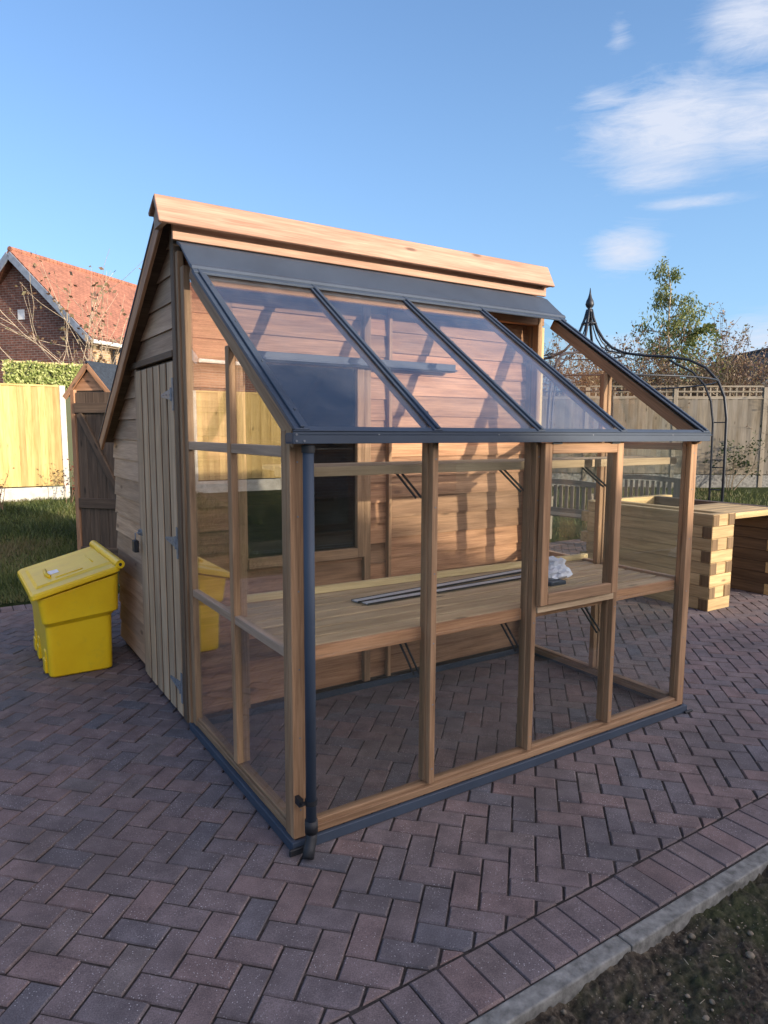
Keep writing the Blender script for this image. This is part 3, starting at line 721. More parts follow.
# ------------------------------------------------------------------ PLANTER
Pn = thing('sleeper_planter', 'raised planter of stacked timber sleepers with interlocked corners and a plank seat', 'planter', (4.69, 1.22, 0))
def course(name, i, x0, x1, y0, y1, ends):   # one course run; ends: list of face boxes
    pass
H = .886; nC = 8; hc = H / nC; tk = .095
lw = MB(); fw_ = MB(); iw = MB(); bw = MB(); EG = lambda *b_: (lambda q_: (q_.box(*b_), q_.build('end_grain', 'sleeper_end', Pn)))(MB()); sw_ = MB(); sw2 = MB()
for c in range(nC):
    z0 = c * hc + .002; z1 = (c + 1) * hc - .001; j = random.uniform(-.003, .003)
    odd = c % 2
    # left wall x 4.69..+tk ; front end wall y 1.22..+tk x 4.69..5.03
    X0, Y0, X1 = 4.69, 1.22, 5.03
    if odd:
        lw.box(X0 + j, X0 + tk, Y0, 2.62, z0, z1); EG(X0 + .004, X0 + tk - .004, Y0 - .0035, Y0 - .0005, z0 + .004, z1 - .004)
        fw_.box(X0 + tk + .002, X1 - tk - .002, Y0 + .004 + j, Y0 + tk, z0, z1)
        iw.box(X1 - tk, X1, Y0, 2.62, z0, z1); EG(X1 - tk + .004, X1 - .004, Y0 - .0035, Y0 - .0005, z0 + .004, z1 - .004)
    else:
        lw.box(X0 + j, X0 + tk, Y0 + tk + .002, 2.62, z0, z1)
        fw_.box(X0, X1, Y0 + j, Y0 + tk, z0, z1); EG(X0 - .0035, X0 - .0005, Y0 + .006, Y0 + tk - .004, z0 + .004, z1 - .004)
        iw.box(X1 - tk, X1, Y0 + tk + .002, 2.62, z0, z1)
    bw.box(X0 + tk + .002 if odd else X0 + .001, 6.14, 2.622, 2.622 + tk, z0, z1)
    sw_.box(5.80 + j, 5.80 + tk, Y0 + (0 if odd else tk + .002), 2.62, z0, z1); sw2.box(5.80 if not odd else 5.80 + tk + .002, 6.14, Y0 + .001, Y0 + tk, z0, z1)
lw.build('side_wall', 'sleeper', Pn, .004); fw_.build('end_wall', 'sleeper', Pn, .004); iw.build('inner_wall', 'sleeper', Pn, .004); bw.build('back_wall', 'sleeper', Pn, .004); sw_.build('side_wall', 'dark_wood', Pn, .004); sw2.build('end_wall', 'sleeper', Pn, .004)  # right arm's inner side_wall uses dark_wood: its shade is put into the colour
st_ = MB()
for k in range(5): st_.box(X1 + .003, 5.797, 1.215 + k * .125, 1.215 + k * .125 + .12, H - .06, H - .004)
st_.build('seat', 'sleeper', Pn, .003)
P_ = MB(); P_.box(4.69 + tk, 5.03 - tk, 1.22 + tk, 2.6, .3, .80); P_.box(5.80 + tk, 6.14, 1.32, 2.6, .3, .80); P_.build('planter_soil', 'soil', Pn)

# ------------------------------------------------------------------ GAZEBO
gcx, gcy = 6.87, 4.60; gz0 = ground_z(gcx, gcy)
Gz = thing('metal_gazebo', 'black metal garden gazebo with curved ribs rising to a pointed finial', 'gazebo', (gcx, gcy, 0))
prof = [(.03, 3.36), (.06, 3.24), (.12, 3.08), (.21, 2.93), (.34, 2.80), (.52, 2.72), (.8, 2.67), (1.1, 2.64), (1.35, 2.59), (1.56, 2.48), (1.72, 2.30), (1.81, 2.08), (1.85, 1.8), (1.86, 1.2), (1.86, 0)]
vr = Vector((.84, -.543)); vt = Vector((-.543, -.84))
for k in range(4):
    aa = R(30 + 90 * k); d = vr * math.cos(aa) + vt * math.sin(aa); sdv = Vector((-d.y, d.x))
    mb = MB(); mb.tube([(gcx + d.x * r_ + sdv.x * .0, gcy + d.y * r_, z) for r_, z in prof], .019, 8)
    leg = mb.build('rib_leg', 'steel_black', Gz, smooth=True)
    mb = MB(); pr = [(1.1, 2.60)] + [(r_ - .16, z - .05) for r_, z in prof if r_ > 1.3]
    mb.tube([(gcx + d.x * r_, gcy + d.y * r_, z) for r_, z in pr], .014, 8)
    for zz in (.35, .85, 1.15, 1.25, 1.75): mb.tube([(gcx + d.x * 1.70, gcy + d.y * 1.70, zz), (gcx + d.x * 1.86, gcy + d.y * 1.86, zz)], .007, 6)
    mb.build('leg_ladder', 'steel_black', leg, smooth=True)
for k in range(4):
    aa = R(75 + 90 * k); d = vr * math.cos(aa) + vt * math.sin(aa)
    mb = MB(); mb.tube([(gcx + d.x * r_, gcy + d.y * r_, z) for r_, z in prof[:7]], .009, 6); mb.build('crown_rib', 'steel_black', Gz, smooth=True)
for (r_, z, t) in ((.50, 2.705, .010), (.1, 3.16, .012), (1.72, 2.30, .011)):
    mb = MB(); mb.tube([(gcx + r_ * math.cos(R(q * 10)), gcy + r_ * math.sin(R(q * 10)), z) for q in range(37)], t, 8); mb.build('ring', 'steel_black', Gz, smooth=True)
mb = MB()
for k in range(8):
    aa = R(22 + 45 * k); d = Vector((math.cos(aa), math.sin(aa)))
    mb.tube([(gcx + d.x * (.50 + .07 + .06 * math.cos(R(t)) * (1 - t / 500)), gcy + d.y * (.50 + .07 + .06 * math.cos(R(t)) * (1 - t / 500)), 2.74 + .05 * math.sin(R(t)) * (1 - t / 500)) for t in range(0, 400, 30)], .008, 6)
mb.build('scrollwork', 'steel_black', Gz, smooth=True)
mb = MB(); mb.lathe([(.03, 3.30), (.045, 3.32), (.045, 3.35), (.025, 3.37), (.05, 3.40), (.062, 3.43), (.05, 3.48), (.03, 3.52), (.014, 3.58), (.004, 3.66)], (gcx, gcy, 0), 16); mb.build('finial', 'steel_black', Gz, smooth=True)

# ------------------------------------------------------------------ GARDEN BENCHES
def garden_bench(label, loc, rz, L=1.15):
    t = thing('garden_bench', label, 'bench', loc, rz, 'weathered slatted benches under the gazebo')
    for sx in (-1, 1):
        mb = MB(); mb.box(sx * L / 2 - .03, sx * L / 2 + .03, -.03, .03, 0, .98 - .06); mb.build('leg', 'bench_wood', t, .003, local=True)
        mb = MB(); mb.box(sx * L / 2 - .03, sx * L / 2 + .03, .48, .54, 0, .62); mb.build('leg', 'bench_wood', t, .003, local=True)
        mb = MB(); mb.box(sx * L / 2 - .035, sx * L / 2 + .035, .031, .58, .62, .65); mb.build('armrest', 'bench_wood', t, .003, local=True)
    mb = MB()
    n = 8
    for k in range(n):
        xa = -L / 2 - .03 + (L + .06) * k / n; xb = -L / 2 - .03 + (L + .06) * (k + 1) / n; f_ = lambda q: .93 + .03 * math.sin(math.pi * (q + L / 2 + .03) / (L + .06))
        mb.prism([(xa, f_(xa) - .07), (xb, f_(xb) - .07), (xb, f_(xb)), (xa, f_(xa))], lambda p, q, tt: (p, tt, q), -.022, .022, .5)
    mb.box(-L / 2 + .03, L / 2 - .03, -.02, .02, .50, .56)
    mb.build('back_rail', 'bench_wood', t, local=True)
    mb = MB(); n = int(L / .085)
    for k in range(n):
        x = -L / 2 + .06 + (L - .12) * k / (n - 1); mb.box(x - .024, x + .024, -.009, .009, .561, .875)
    mb.build('backrest', 'bench_wood', t, local=True)
    mb = MB()
    for k in range(6): mb.box(-L / 2, L / 2, .05 + k * .08, .115 + k * .08, .425, .445)
    mb.build('seat', 'bench_wood', t, local=True)
    return t
garden_bench('grey wooden slatted bench showing above the planter wall, right of the open vent', (8.05, 4.45, .0), R(90) + R(12), 1.15)
garden_bench('grey wooden slatted bench seen through the glass vent, nearer the greenhouse', (6.2, 4.35, 0), R(-90) + R(10), 1.1)

# ------------------------------------------------------------------ FENCES
def fence(name, label, p, q, bay, z0, gravel, h, matb, trellis=0, postmat='pale_concrete', thick=1, kick='pale_concrete', bw=.105, ph_=0):
    p = Vector((*p, 0)); q = Vector((*q, 0)); L = (q - p).length; d = (q - p).normalized(); n = Vector((d.y, -d.x, 0))
    t = thing(name, label, 'fence', (p.x, p.y, z0), 0)
    nb = int(round(L / bay)); bl = L / nb
    for k in range(nb):
        a_ = p + d * (k * bl + .05); b_ = p + d * ((k + 1) * bl - .05)
        gm = MB(); gm.beam(a_ + Vector((0, 0, z0 + gravel / 2 - .03)), b_ + Vector((0, 0, z0 + gravel / 2 - .03)), .05, gravel + .02); gm.build('gravel_board', kick, t)
        pm = MB(); m_ = int((b_ - a_).length / bw); ww = (b_ - a_).length / m_
        for i in range(m_):
            c = a_ + d * (ww * (i + .5)) + n * (.012 + .014 * (i % 2)); zt = z0 + h + random.uniform(-.006, .006)
            # feather edge : slightly turned boards
            tw = d * math.cos(.17) + n * math.sin(.17)
            pm.beam(c + Vector((0, 0, z0 + gravel)), c + Vector((0, 0, zt)), .012, ww * 1.06, up=tw)
        for zz in (z0 + gravel + .15, z0 + (gravel + h) / 2, z0 + h - .15): pm.beam(a_ - n * .03 + Vector((0, 0, zz)), b_ - n * .03 + Vector((0, 0, zz)), .04, .07)
        pm.beam(a_ + Vector((0, 0, z0 + h + .018)) + n * .005, b_ + Vector((0, 0, z0 + h + .018)) + n * .005, .07, .03)
        pm.build('fence_panel', matb, t)
        if trellis:
            tm = MB(); nn = int((b_ - a_).length / .13); tz = z0 + h + .034
            for i in range(nn + 1):
                c = a_ + (b_ - a_) * (i / nn); tm.beam(c + Vector((0, 0, tz)), c + Vector((0, 0, tz + trellis)), .016, .032, up=d)
            for i in range(3): zz = tz + .016 + (trellis - .032) * i / 2; tm.beam(a_ + n * .018 + Vector((0, 0, zz)), b_ + n * .018 + Vector((0, 0, zz)), .016, .032)
            tm.build('trellis', matb, t)
    for k in range(nb + 1):
        c = p + d * (k * bl); top = z0 + h + (trellis if trellis else .03)
        po = MB(); po.beam(c + Vector((0, 0, z0 - .3)), c + Vector((0, 0, top)), .09, .09, up=d); po.build('fence_post', postmat, t, .008)
    return t
fence('garden_fence', 'sunlit pale yellow close board fence with concrete gravel boards beyond the lawn', (-10.1, 10.5), (.70, 10.5), 1.8, .46, .21, 1.86, 'fence_new')
fence('garden_fence', 'grey brown close board fence topped with a square trellis behind the gazebo', (3.4, 13.85), (18.6, 2.45), 1.9, .44, .27, 1.9, 'fence_old', trellis=.26, postmat='fence_old', kick='concrete')

# leafy screen panel above the left fence
t = thing('leaf_screen', 'bright green artificial leaf trellis screen showing above the pale fence', 'screen', (.5, 11.0, 0))
fr = MB(); fr.box(-.12, 1.18, 10.98, 11.0, 2.73, 2.765); fr.box(-.12, -.09, 10.98, 11.0, .5, 2.73); fr.box(1.15, 1.18, 10.98, 11.0, .5, 2.73); fr.build('frame', 'softwood', t)
lf = MB()
for k in range(2600):
    lf.leaf((random.uniform(-.11, 1.17), 10.93 + random.uniform(-.03, .03), random.uniform(2.25, 2.75)), (random.gauss(0, 1), -.4, random.gauss(0, 1)), random.uniform(.03, .06), .65)
lf.build('leaves', 'leaf_lime', t)
bk = MB(); bk.box(-.09, 1.15, 10.975, 10.979, .6, 2.73); bk.build('backing', 'leaf_dark', t)

# ------------------------------------------------------------------ OPEN GATE + TOOL STORE
t = thing('open_gate', 'dark ledged timber gate panel standing open behind the yellow grit bin', 'gate', (.24, 6.1, 0))
A_ = Vector((.225, 6.0, 0)); B_ = Vector((.62, 5.55, 0)); d = (B_ - A_).normalized(); n = Vector((d.y, -d.x, 0))
if n.y > 0: n = -n
gm = MB(); L = (B_ - A_).length; k_ = int(L / .1)
for i in range(k_):
    c = A_ + d * (L * (i + .5) / k_); gm.beam(c + Vector((0, 0, .04)), c + Vector((0, 0, 2.02)), .018, L / k_ - .003, up=d)
gm.build('gate_board', 'dark_wood', t, .002)
for zz in (.25, .80, 1.85):
    gm = MB(); gm.beam(A_ + n * .025 + Vector((0, 0, zz)), B_ + n * .025 + Vector((0, 0, zz)), .03, .11); gm.build('ledge', 'dark_wood', t, .003)
gm = MB(); gm.beam(B_ + n * .025 + Vector((0, 0, .86)) - d * .05, A_ + n * .025 + Vector((0, 0, 1.79)) + d * .05, .028, .07); gm.build('brace', 'dark_wood', t, .003)
gm = MB(); gm.beam(A_ - d * .035 + Vector((0, 0, 0)), A_ - d * .035 + Vector((0, 0, 2.05)), .05, .05, up=d); gm.build('gate_post', 'cedar', t, .004)

t = thing('tool_store', 'small dark timber tool store with a gabled felt roof behind the shed', 'shed', (.6, 7.2, 0))
sr = Vector((.77, .64, 0)); sg = Vector((.64, -.77, 0)); sA = Vector((.55, 7.0, 0)); hw = .30; ze, zp = 2.10, 2.44
SP = lambda a, b, z: sA + sg * a + sr * b + Vector((0, 0, z))
w_ = MB(); w_.prism([(-hw + .03, .1), (hw - .03, .1), (hw - .03, ze), (0, zp - .06), (-hw + .03, ze)], lambda p, q, tt: SP(p, tt, q), 0, .5); w_.build('wall', 'dark_wood', t)
w_ = MB(); w_.prism([(-hw + .04, ze), (hw - .04, ze), (0, zp - .08)], lambda p, q, tt: SP(p, tt, q), -.014, -.002); w_.build('gable_board', 'cedar', t)
for sx in (-1, 1):
    b_ = MB(); b_.beam(SP(0, -.05, zp - .03), SP(sx * (hw + .06), -.05, ze - .09), .02, .06); b_.build('barge_board', 'cedar', t)
r_ = MB()
for sx in (-1, 1): r_.prism([(0, zp), (sx * (hw + .07), ze - .075), (sx * (hw + .07), ze - .05), (0, zp + .025)], lambda p, q, tt: SP(p, tt, q), -.055, .6)
r_.build('roof', 'felt', t)
f_ = MB(); f_.beam(SP(-hw, -.03, ze - .09), SP(hw, -.03, ze - .09), .02, .035); f_.build('eaves_rail', 'concrete', t)
# larger dark fence side next to the store, filling towards the shed
t = thing('side_fence', 'dark brown close board side fence running back behind the shed corner', 'fence', (.78, 5.8, 0))
sfm = MB()
for k in range(12): sfm.beam((.62 + k * .1, 5.62 + k * .012, 0), (.62 + k * .1, 5.62 + k * .012, 1.78), .016, .098, up=(1, .1, 0))
sfm.build('fence_board', 'dark_wood', t, .002)
for zz in (.4, 1.45):
    sfm = MB(); sfm.beam((.6, 5.58, zz), (1.8, 5.72, zz), .04, .08); sfm.build('rail', 'dark_wood', t)

# ------------------------------------------------------------------ HOUSES
def house(name, label, A, r, g, hw, he, hz, L, wallm, roofm, zb=0, hwb=None, vent=False, barge='upvc_grey', gut=True, side=None):
    """A apex (x,y) ; r ridge dir ; g gable dir ; hw half width ; he eave z ; hz ridge z"""
    A = Vector((A[0], A[1], 0)); r = Vector((*r, 0)).normalized(); g = Vector((*g, 0)).normalized()
    t = thing(name, label, 'house', (A.x, A.y, 0))
    def P(a, b, z): return A + g * a + r * b + Vector((0, 0, z))
    w = MB()
    w.prism([(-hw + .25, zb), (hw - .25, zb), (hw - .25, he + .1), (0, hz - .12), (-hw + .25, he + .1)], lambda a, b, tt: P(a, tt, b), .2, .4)
    w.build('gable_wall', wallm, t); w = MB()
    w.prism([(-hw + .25, zb), (hw - .25, zb), (hw - .25, he + .1), (0, hz - .12), (-hw + .25, he + .1)], lambda a, b, tt: P(a, tt, b), L - .4, L - .2)
    w.build('gable_wall', wallm, t)
    for sx in (-1, 1):
        w = MB(); w.prism([(.4, zb), (L - .4, zb), (L - .4, he + .1), (.4, he + .1)], lambda a, b, tt: P(tt, a, b), sx * (hw - .45), sx * (hw - .25)); w.build('side_wall', side or wallm, t)
    for sx in (-1, 1):
        rf = MB(); n_ = Vector((0, 0, .09))
        q = [P(0, -.12, hz), P(0, L + .12, hz), P(sx * (hw + .15), L + .12, he - .05), P(sx * (hw + .15), -.12, he - .05)]
        sl_ = math.hypot(hw + .15, hz - he)
        gc = [(0, sl_, 0), (L, sl_, 0), (L, 0, 0), (0, 0, 0)]
        rf.add([v_ for v_ in q] + [v_ + n_ for v_ in q], [(0, 1, 2, 3), (7, 6, 5, 4), (0, 4, 5, 1), (1, 5, 6, 2), (2, 6, 7, 3), (3, 7, 4, 0)], gc + gc)
        ro = rf.build('roof', roofm, t)
        for e in (-.16, L + .13):
            bb = MB(); bb.beam(P(0, e, hz - .08), P(sx * (hw + .18), e, he - .14), .04, .2); bb.build('barge_board', barge, t)
        if gut:
            gg = MB(); gg.tube([P(sx * (hw + .22), -.1, he - .12), P(sx * (hw + .22), L, he - .12)], .06, 8); gg.build('gutter', 'white', t)
    rt = MB(); rt.tube([P(0, -.1, hz + .09), P(0, L + .1, hz + .09)], .09, 8); rt.build('ridge_tile', roofm, t)
    if vent:
        v_ = MB(); v_.beam(P(vent[0] - .13, .19, vent[1]), P(vent[0] + .13, .19, vent[1]), .03, .3); v_.build('wall_vent', 'white', t)
    return t, P
hA, PA = house('brick_house', 'red brown brick gabled house with orange clay tiled roof beyond the left fence', (1.09, 22.0), (.788, .616), (.616, -.788), 2.75, 4.32, 6.95, 9.0, 'brick', 'tile', vent=(.02, 5.15), side='brick_buff')
house('brick_house', 'brick house with clay tiled roof seen only mirrored in the side glass', (-4.6, 20.5), (-.98, .2), (-.2, -.98), 3.2, 3.7, 6.3, 9.0, 'brick', 'tile')
# downpipe + lamp bracket on the buff side wall
dpp = MB(); dpp.tube([PA(2.62, 1.2, 4.1), PA(2.62, 1.2, .2)], .05, 8); dpp.tube([PA(2.9, 1.2, 4.15), PA(2.62, 1.2, 3.9)], .05, 8); dpp.build('downpipe', 'steel_black', hA)
wn = MB(); wn.beam(PA(2.52, 3.6, 3.0), PA(2.52, 4.8, 3.0), .06, 1.1); wo = wn.build('window', 'white', hA)
wn = MB(); wn.beam(PA(2.56, 3.68, 3.0), PA(2.56, 4.72, 3.0), .03, .95); wn.build('window_pane', 'black_plastic', wo)
house('neighbour_house', 'distant house with a dark tiled gable roof at the right edge', (27.2, 11.0), (.54, .84), (.84, -.54), 4.2, 1.9, 5.1, 8, 'brick', 'tile_dark', barge='steel_black', gut=False)
# the house behind the camera (it shades the paving and shows in reflections)
hB, PB = house('own_house', 'broad gabled brick house behind the viewpoint, seen only as a dark reflection', (2.0, -12.0), (0, -1), (1, 0), 8.9, 2.40, 5.62, 11.0, 'brick', 'tile_dark', gut=False)
for (x, w_2, z0, z1) in ((1.5, 1.8, .1, 2.1), (-2.5, 1.4, 1., 2.1), (5.2, 1.2, 1., 2.1)):
    f1 = MB(); f1.box(x - w_2 / 2, x + w_2 / 2, -12.19, -12.14, z0, z1); wo = f1.build('window', 'white', hB)
    for (xa, xb) in ((x - w_2 / 2 + .07, x - .03), (x + .03, x + w_2 / 2 - .07)):
        f1 = MB(); f1.box(xa, xb, -12.135, -12.125, z0 + .07, z1 - .07); f1.build('window_pane', 'black_plastic', wo)

# ------------------------------------------------------------------ TREES AND SHRUBS
RMIN = .0022
def grow(mb, p, d, L, r, depth, spread, tips, up=.15, n=5, kids=3, seg=4):
    pts = [Vector(p)]; dd = Vector(d).normalized(); rr = [r]
    for k in range(seg):
        dd = (dd + Vector((random.gauss(0, .12), random.gauss(0, .12), random.gauss(0, .08) + up * .2))).normalized()
        pts.append(pts[-1] + dd * L / seg); rr.append(r * (1 - .55 * (k + 1) / seg))
    mb.tube(pts, rr, n, caps=False)
    if depth == 0:
        for q in pts[1:]: tips.append((q, dd))
        return
    tips.append((pts[-1], dd))
    for k in range(kids):
        f = random.uniform(.3, 1); i = min(seg - 1, int(f * seg)); q = pts[i].lerp(pts[i + 1], f * seg - i) if i < seg else pts[-1]
        nd_ = (dd + Vector((random.gauss(0, 1), random.gauss(0, 1), random.gauss(0, .6))) * spread).normalized()
        grow(mb, q, nd_, L * random.uniform(.5, .75), max(r * .5, RMIN), depth - 1, spread, tips, up, max(3, n - 1), kids, seg)
# young feathery tree right
def feather_tree(label, base, h, lean, seed, leafs=3200, rad=1.0):
    random.seed(seed); t = thing('young_tree', label, 'tree', base)
    b0 = Vector(base); tips = []; tr = MB(); top = b0 + Vector((lean[0], lean[1], h))
    pts = [b0.lerp(top, k / 10) + Vector((.06 * math.sin(k), .05 * math.cos(k * 1.7), 0)) for k in range(11)]
    tr.tube(pts, [.075 * (1 - k / 10.5) + .008 for k in range(11)], 7); tr.build('trunk', 'bark_pale', t, smooth=True)
    br = MB()
    for k in range(46):
        f = random.uniform(.30, .98); i = int(f * 10); q = pts[i].lerp(pts[min(10, i + 1)], f * 10 - i)
        a_ = random.uniform(0, 6.28); R_ = rad * (1.05 - abs(f - .52) * 1.5) * random.uniform(.5, 1.1)
        grow(br, q, (math.cos(a_), math.sin(a_), random.uniform(.15, 1.2)), max(.25, R_), .016, 2, .5, tips, up=.3, n=4, kids=2, seg=3)
    br.build('branches', 'bark', t)
    lf = MB()
    for k in range(leafs):
        p, d = random.choice(tips); p = p + Vector((random.gauss(0, .09), random.gauss(0, .09), random.gauss(0, .09) - .04))
        lf.leaf(p, (random.gauss(0, .6), random.gauss(0, .6), -.9 + random.gauss(0, .5)), random.uniform(.07, .14), .38, min(1, max(0, .55 + .35 * noise.noise(p * .9) + random.gauss(0, .2))))
    lf.build('crown', 'leaf_green', t); return t
feather_tree('slender young tree with sparse yellow green leaves rising above the trellis fence', (16.9, 10.1, .4), 5.9, (.1, .4), 11, 6200, .98)
def bare_shrub(label, base, h, w, seed, mat='bark_red', leafm=None, leafs=0, n0=9, lsize=.05, depth=3, group=None, name='bare_shrub', r0=.016, cat='shrub', rmin=.0022):
    global RMIN
    RMIN = rmin
    random.seed(seed); t = thing(name, label, cat, base, 0, group); tips = []; br = MB()
    for k in range(n0):
        a_ = random.uniform(0, 6.28); s_ = random.uniform(.15, .6) * w / h
        grow(br, Vector(base) + Vector((math.cos(a_) * .12 * w, math.sin(a_) * .12 * w, 0)), (math.cos(a_) * s_ * 1.6, math.sin(a_) * s_ * 1.6, 1), h * random.uniform(.45, .62), r0, depth, .55, tips, up=.3, n=4, kids=3, seg=4)
    br.build('branches', mat, t)
    if leafs:
        lf = MB()
        for k in range(leafs):
            p, d = random.choice(tips); p = p + Vector((random.gauss(0, .04), random.gauss(0, .04), random.gauss(0, .04)))
            lf.leaf(p, (random.gauss(0, 1), random.gauss(0, 1), random.gauss(0, .8)), random.uniform(.6, 1.3) * lsize, .55)
        lf.build('leaves', leafm, t)
    return t
# behind the trellis fence, from the left of the opening to the right
def at_(az_, d_): return -1.05 + d_ * math.sin(R(az_)), -2.25 + d_ * math.cos(R(az_))
spots = [(*at_(46.5, 18.6), 2.9, 1.8, 'bark_red', 'leaf_dead', 900, 'leafless reddish shrub behind the fence just right of the shed'),
         (*at_(49.2, 19.2), 3.1, 2.2, 'bark_red', 'leaf_dead', 1300, 'broad bare twiggy shrub behind the gazebo crown'),
         (*at_(51.8, 18.4), 2.9, 2.3, 'bark', 'leaf_dead', 1900, 'brown leaved shrub left of the slender young tree'),
         (*at_(54.2, 19.8), 3.0, 2.2, 'bark_red', 'leaf_dead', 1500, 'russet shrub in front of the slender young tree'),
         (*at_(56.9, 18.8), 3.0, 2.2, 'bark', 'leaf_dead', 2200, 'brown twiggy shrub right of the slender young tree'),
         (*at_(59.3, 19.6), 3.2, 2.2, 'bark_red', 'leaf_dead', 2000, 'dense rust brown shrub left of the dark gable roof'),
         (*at_(62.4, 18.9), 2.9, 2.0, 'bark_pale', 'leaf_dead', 700, 'tangled pale bare shrub before the dark gable roof')]
for i, (x, y, h, w, bm_, lm_, nl, lab) in enumerate(spots):
    bare_shrub(lab, (x, y, .4), h * 1.12, w * 1.6, 30 + i, bm_, lm_, 2600 + nl * 2, n0=22, lsize=.07, depth=3, rmin=.006, group='shrubs behind the trellis fence', r0=.02)
# evergreens
def evergreen(label, base, h, w, seed, mat='leaf_dark', n=5200):
    random.seed(seed); t = thing('evergreen_bush', label, 'bush', base, 0, 'evergreens behind the trellis fence'); b0 = Vector(base)
    tr = MB(); tr.tube([b0, b0 + Vector((.05, 0, h * .5)), b0 + Vector((0, 0, h * .92))], [.08, .05, .01], 6); tr.build('trunk', 'bark', t)
    lf = MB()
    for k in range(n):
        f = random.random(); a_ = random.uniform(0, 6.28); rr = w * math.sin(math.pi * min(1, .12 + f * .88)) ** .7 * random.uniform(.45, 1) ** .5
        p = Vector((math.cos(a_) * rr, math.sin(a_) * rr, f * h)); p *= 1 + .28 * noise.noise(p * 1.3 + Vector((seed, 0, 0)))
        lf.leaf(b0 + p, (math.cos(a_) + random.gauss(0, .6), math.sin(a_) + random.gauss(0, .6), random.gauss(.2, .6)), random.uniform(.08, .15), .5)
    lf.build('crown', mat, t)
evergreen('dark conical evergreen bush left of the slender tree trunk', (*at_(53.0, 21.5), .4), 2.9, .5, 51)
evergreen('rounded green bush right of the slender tree trunk', (*at_(57.3, 21.3), .4), 3.7, .95, 52, 'leaf_green')
evergreen('low dark ivy clad bush between the gazebo crown and the slender tree', (*at_(50.3, 21.5), .4), 3.0, 1.2, 53)
# young tree beyond the left fence
bare_shrub('young bare tree with a few brown leaves in front of the brick house', (1.62, 12.6, .4), 5.3, .45, 77, 'bark_pale', 'leaf_dead', 620, n0=9, lsize=.10, depth=2, name='bare_sapling', r0=.018, rmin=.006, cat='tree')
# rose stems at the foot of the left fence
for i, (x, y, nl) in enumerate(((-.35, 9.7, 30), (.62, 9.9, 120), (-1.1, 9.6, 25))):
    bare_shrub(['thin thorny stems at the foot of the yellow fence, the middle plant', 'small red leaved rose bush at the foot of the yellow fence post', 'thin thorny stems at the foot of the yellow fence, leftmost plant'][i], (x, y, ground_z(x, y)), .85, .45, 90 + i, 'bark_red', 'leaf_red', nl, n0=4, lsize=.05, depth=1, group='roses along the left fence', name='rose_bush', r0=.006, cat='rose bush')
for i, (x, y) in enumerate(((13.1, 6.0), (10.9, 7.6))):
    bare_shrub(['leggy dark climber at the foot of the trellis fence by the right edge', 'low dark shrub at the foot of the trellis fence behind the gazebo leg'][i], (x, y, ground_z(x, y)), 1.3, .8, 120 + i, 'bark', 'leaf_dark', 420, n0=6, lsize=.07, depth=2, group='plants against the trellis fence', name='climber', r0=.012, cat='plant')

# ------------------------------------------------------------------ LIGHT, SKY, CAMERA
d = Vector((-.45, 1, -.21)).normalized()
L = bpy.data.lights.new('sun', 'SUN'); L.energy = 2.05; L.angle = R(.8); L.color = (1, .86, .68)
lo = bpy.data.objects.new('sun', L); C.objects.link(lo); lo.rotation_euler = d.to_track_quat('-Z', 'Y').to_euler()
w = bpy.data.worlds.new('World'); S.world = w; w.use_nodes = True; nt = w.node_tree; bgn = nt.nodes['Background']
sky = nt.nodes.new('ShaderNodeTexSky'); sky.sky_type = 'NISHITA'; sky.sun_disc = False; sky.sun_elevation = R(10.8); sky.sun_rotation = math.atan2(.45, -1)
sky.air_density = 1.0; sky.dust_density = .3; sky.ozone_density = 2.0; sky.altitude = 0
tc = nt.nodes.new('ShaderNodeTexCoord').outputs['Generated']
sep = nt.nodes.new('ShaderNodeSeparateXYZ'); nt.links.new(tc, sep.inputs[0])
az = mathn(nt, 'MULTIPLY', mathn(nt, 'ARCTAN2', sep.outputs[0], sep.outputs[1]), 180 / math.pi)
elv = mathn(nt, 'MULTIPLY', mathn(nt, 'ARCSINE', sep.outputs[2]), 180 / math.pi)
CLOUDS = []
cb = nt.nodes.new('ShaderNodeCombineXYZ'); nt.links.new(az, cb.inputs[0]); nt.links.new(elv, cb.inputs[1])
wisp2 = noise_n(nt, mapping(nt, cb.outputs[0], (.22, 1.15, 1), (9.1, 4.7, 2)), 1, 9, .7, 1.2)
wisp1 = noise_n(nt, mapping(nt, cb.outputs[0], (.07, .30, 1), (3.1, 1.7, 0)), 1, 9, .68, 1.6)
wisp = mathn(nt, 'ADD', mathn(nt, 'MULTIPLY', wisp1, .62), mathn(nt, 'MULTIPLY', wisp2, .38))
mask = None
#CLOUDLIST#
CL = [(54.8, 21.3, 6.8, 3.6, 1.1), (60, 21.0, 7, 3.0, 1.), (53.5, 18.6, 4.5, 1.3, .9), (50, 23.6, 3, 1.0, .8), (59.5, 27.0, 3.6, 3.2, 1.0), (50.5, 27.2, 1.2, 1.6, .6), (51.8, 13.6, 3.2, 1.8, 1.15), (55.6, 16.4, 4.2, .6, .8), (61.5, 6.6, 5, 2.6, .9), (51.5, 6.5, 5, 1.8, .7), (95, 30, 20, 10, 1), (130, 20, 25, 8, .8)]
for (a0, e0, sa, se, amp) in CL:
    u_ = mathn(nt, 'DIVIDE', mathn(nt, 'SUBTRACT', az, a0), sa); v_ = mathn(nt, 'DIVIDE', mathn(nt, 'SUBTRACT', elv, e0), se)
    r2 = mathn(nt, 'ADD', mathn(nt, 'MULTIPLY', u_, u_), mathn(nt, 'MULTIPLY', v_, v_))
    g_ = mathn(nt, 'MULTIPLY', mathn(nt, 'EXPONENT', mathn(nt, 'MULTIPLY', r2, -1.)), amp)
    mask = g_ if mask is None else mathn(nt, 'MAXIMUM', mask, g_)
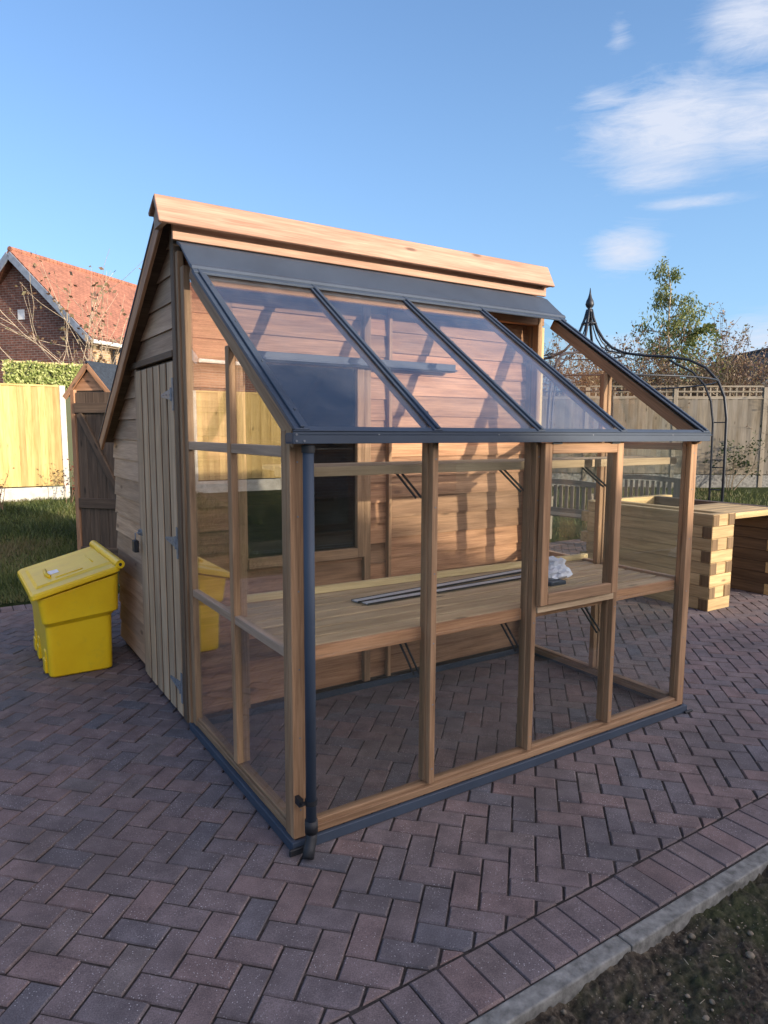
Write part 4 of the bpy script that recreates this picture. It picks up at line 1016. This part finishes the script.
cf = mathn(nt, 'MULTIPLY', mathn(nt, 'SUBTRACT', mathn(nt, 'ADD', wisp, mathn(nt, 'MULTIPLY', mask, .50)), .66), 2.6, clamp=True)
cf = mathn(nt, 'MULTIPLY', cf, mathn(nt, 'MULTIPLY', mask, 1.6, clamp=True), clamp=True)
skyc = mixc(nt, 1., sky.outputs[0], (.47, .54, .70), 'MULTIPLY')
vm = nt.nodes.new('ShaderNodeVectorMath'); vm.operation = 'DOT_PRODUCT'; nt.links.new(tc, vm.inputs[0]); vm.inputs[1].default_value = (.40, -.89, .25)
gl_ = mathn(nt, 'POWER', mathn(nt, 'MAXIMUM', vm.outputs['Value'], 0.), 3.)
hzn = mathn(nt, 'MULTIPLY', mathn(nt, 'EXPONENT', mathn(nt, 'MULTIPLY', mathn(nt, 'ABSOLUTE', elv), -.05)), .8)
skyc = mixc(nt, hzn, skyc, (.92, 1.58, 2.22))
skyc = mixc(nt, gl_, skyc, mixc(nt, 1., skyc, (8.8, 7.2, 5.9), 'ADD'))  # warm glow on the sun side, added to brighten the shaded fronts
fin = mixc(nt, mathn(nt, 'MULTIPLY', cf, .92), skyc, (1.75, 1.88, 2.2))
nt.links.new(fin, bgn.inputs[0]); bgn.inputs[1].default_value = .13

cam = bpy.data.cameras.new('camera'); co = bpy.data.objects.new('camera', cam); C.objects.link(co); S.camera = co
cam.sensor_fit = 'VERTICAL'; cam.sensor_height = 24; cam.lens = 681.47 / 1024 * 24; cam.clip_end = 2000; cam.clip_start = .05
pi_, ya_, ro_ = R(6.761), R(32.851), R(-.2754)
fwd = Vector((math.sin(ya_) * math.cos(pi_), math.cos(ya_) * math.cos(pi_), -math.sin(pi_)))
r_ = fwd.cross(Vector((0, 0, 1))).normalized(); dn = fwd.cross(r_)
r2_ = math.cos(ro_) * r_ + math.sin(ro_) * dn; d2_ = -math.sin(ro_) * r_ + math.cos(ro_) * dn; up_ = -d2_
co.matrix_world = Matrix(((r2_.x, up_.x, -fwd.x, -1.0478), (r2_.y, up_.y, -fwd.y, -2.2518), (r2_.z, up_.z, -fwd.z, 1.6126), (0, 0, 0, 1)))
S.view_settings.view_transform = 'Standard'; S.view_settings.look = 'None'; S.view_settings.gamma = 1; S.view_settings.exposure = 1.75
S.render.engine = 'CYCLES'; S.cycles.transparent_max_bounces = 24; S.cycles.max_bounces = 8
S.render.resolution_x = 768; S.render.resolution_y = 1024
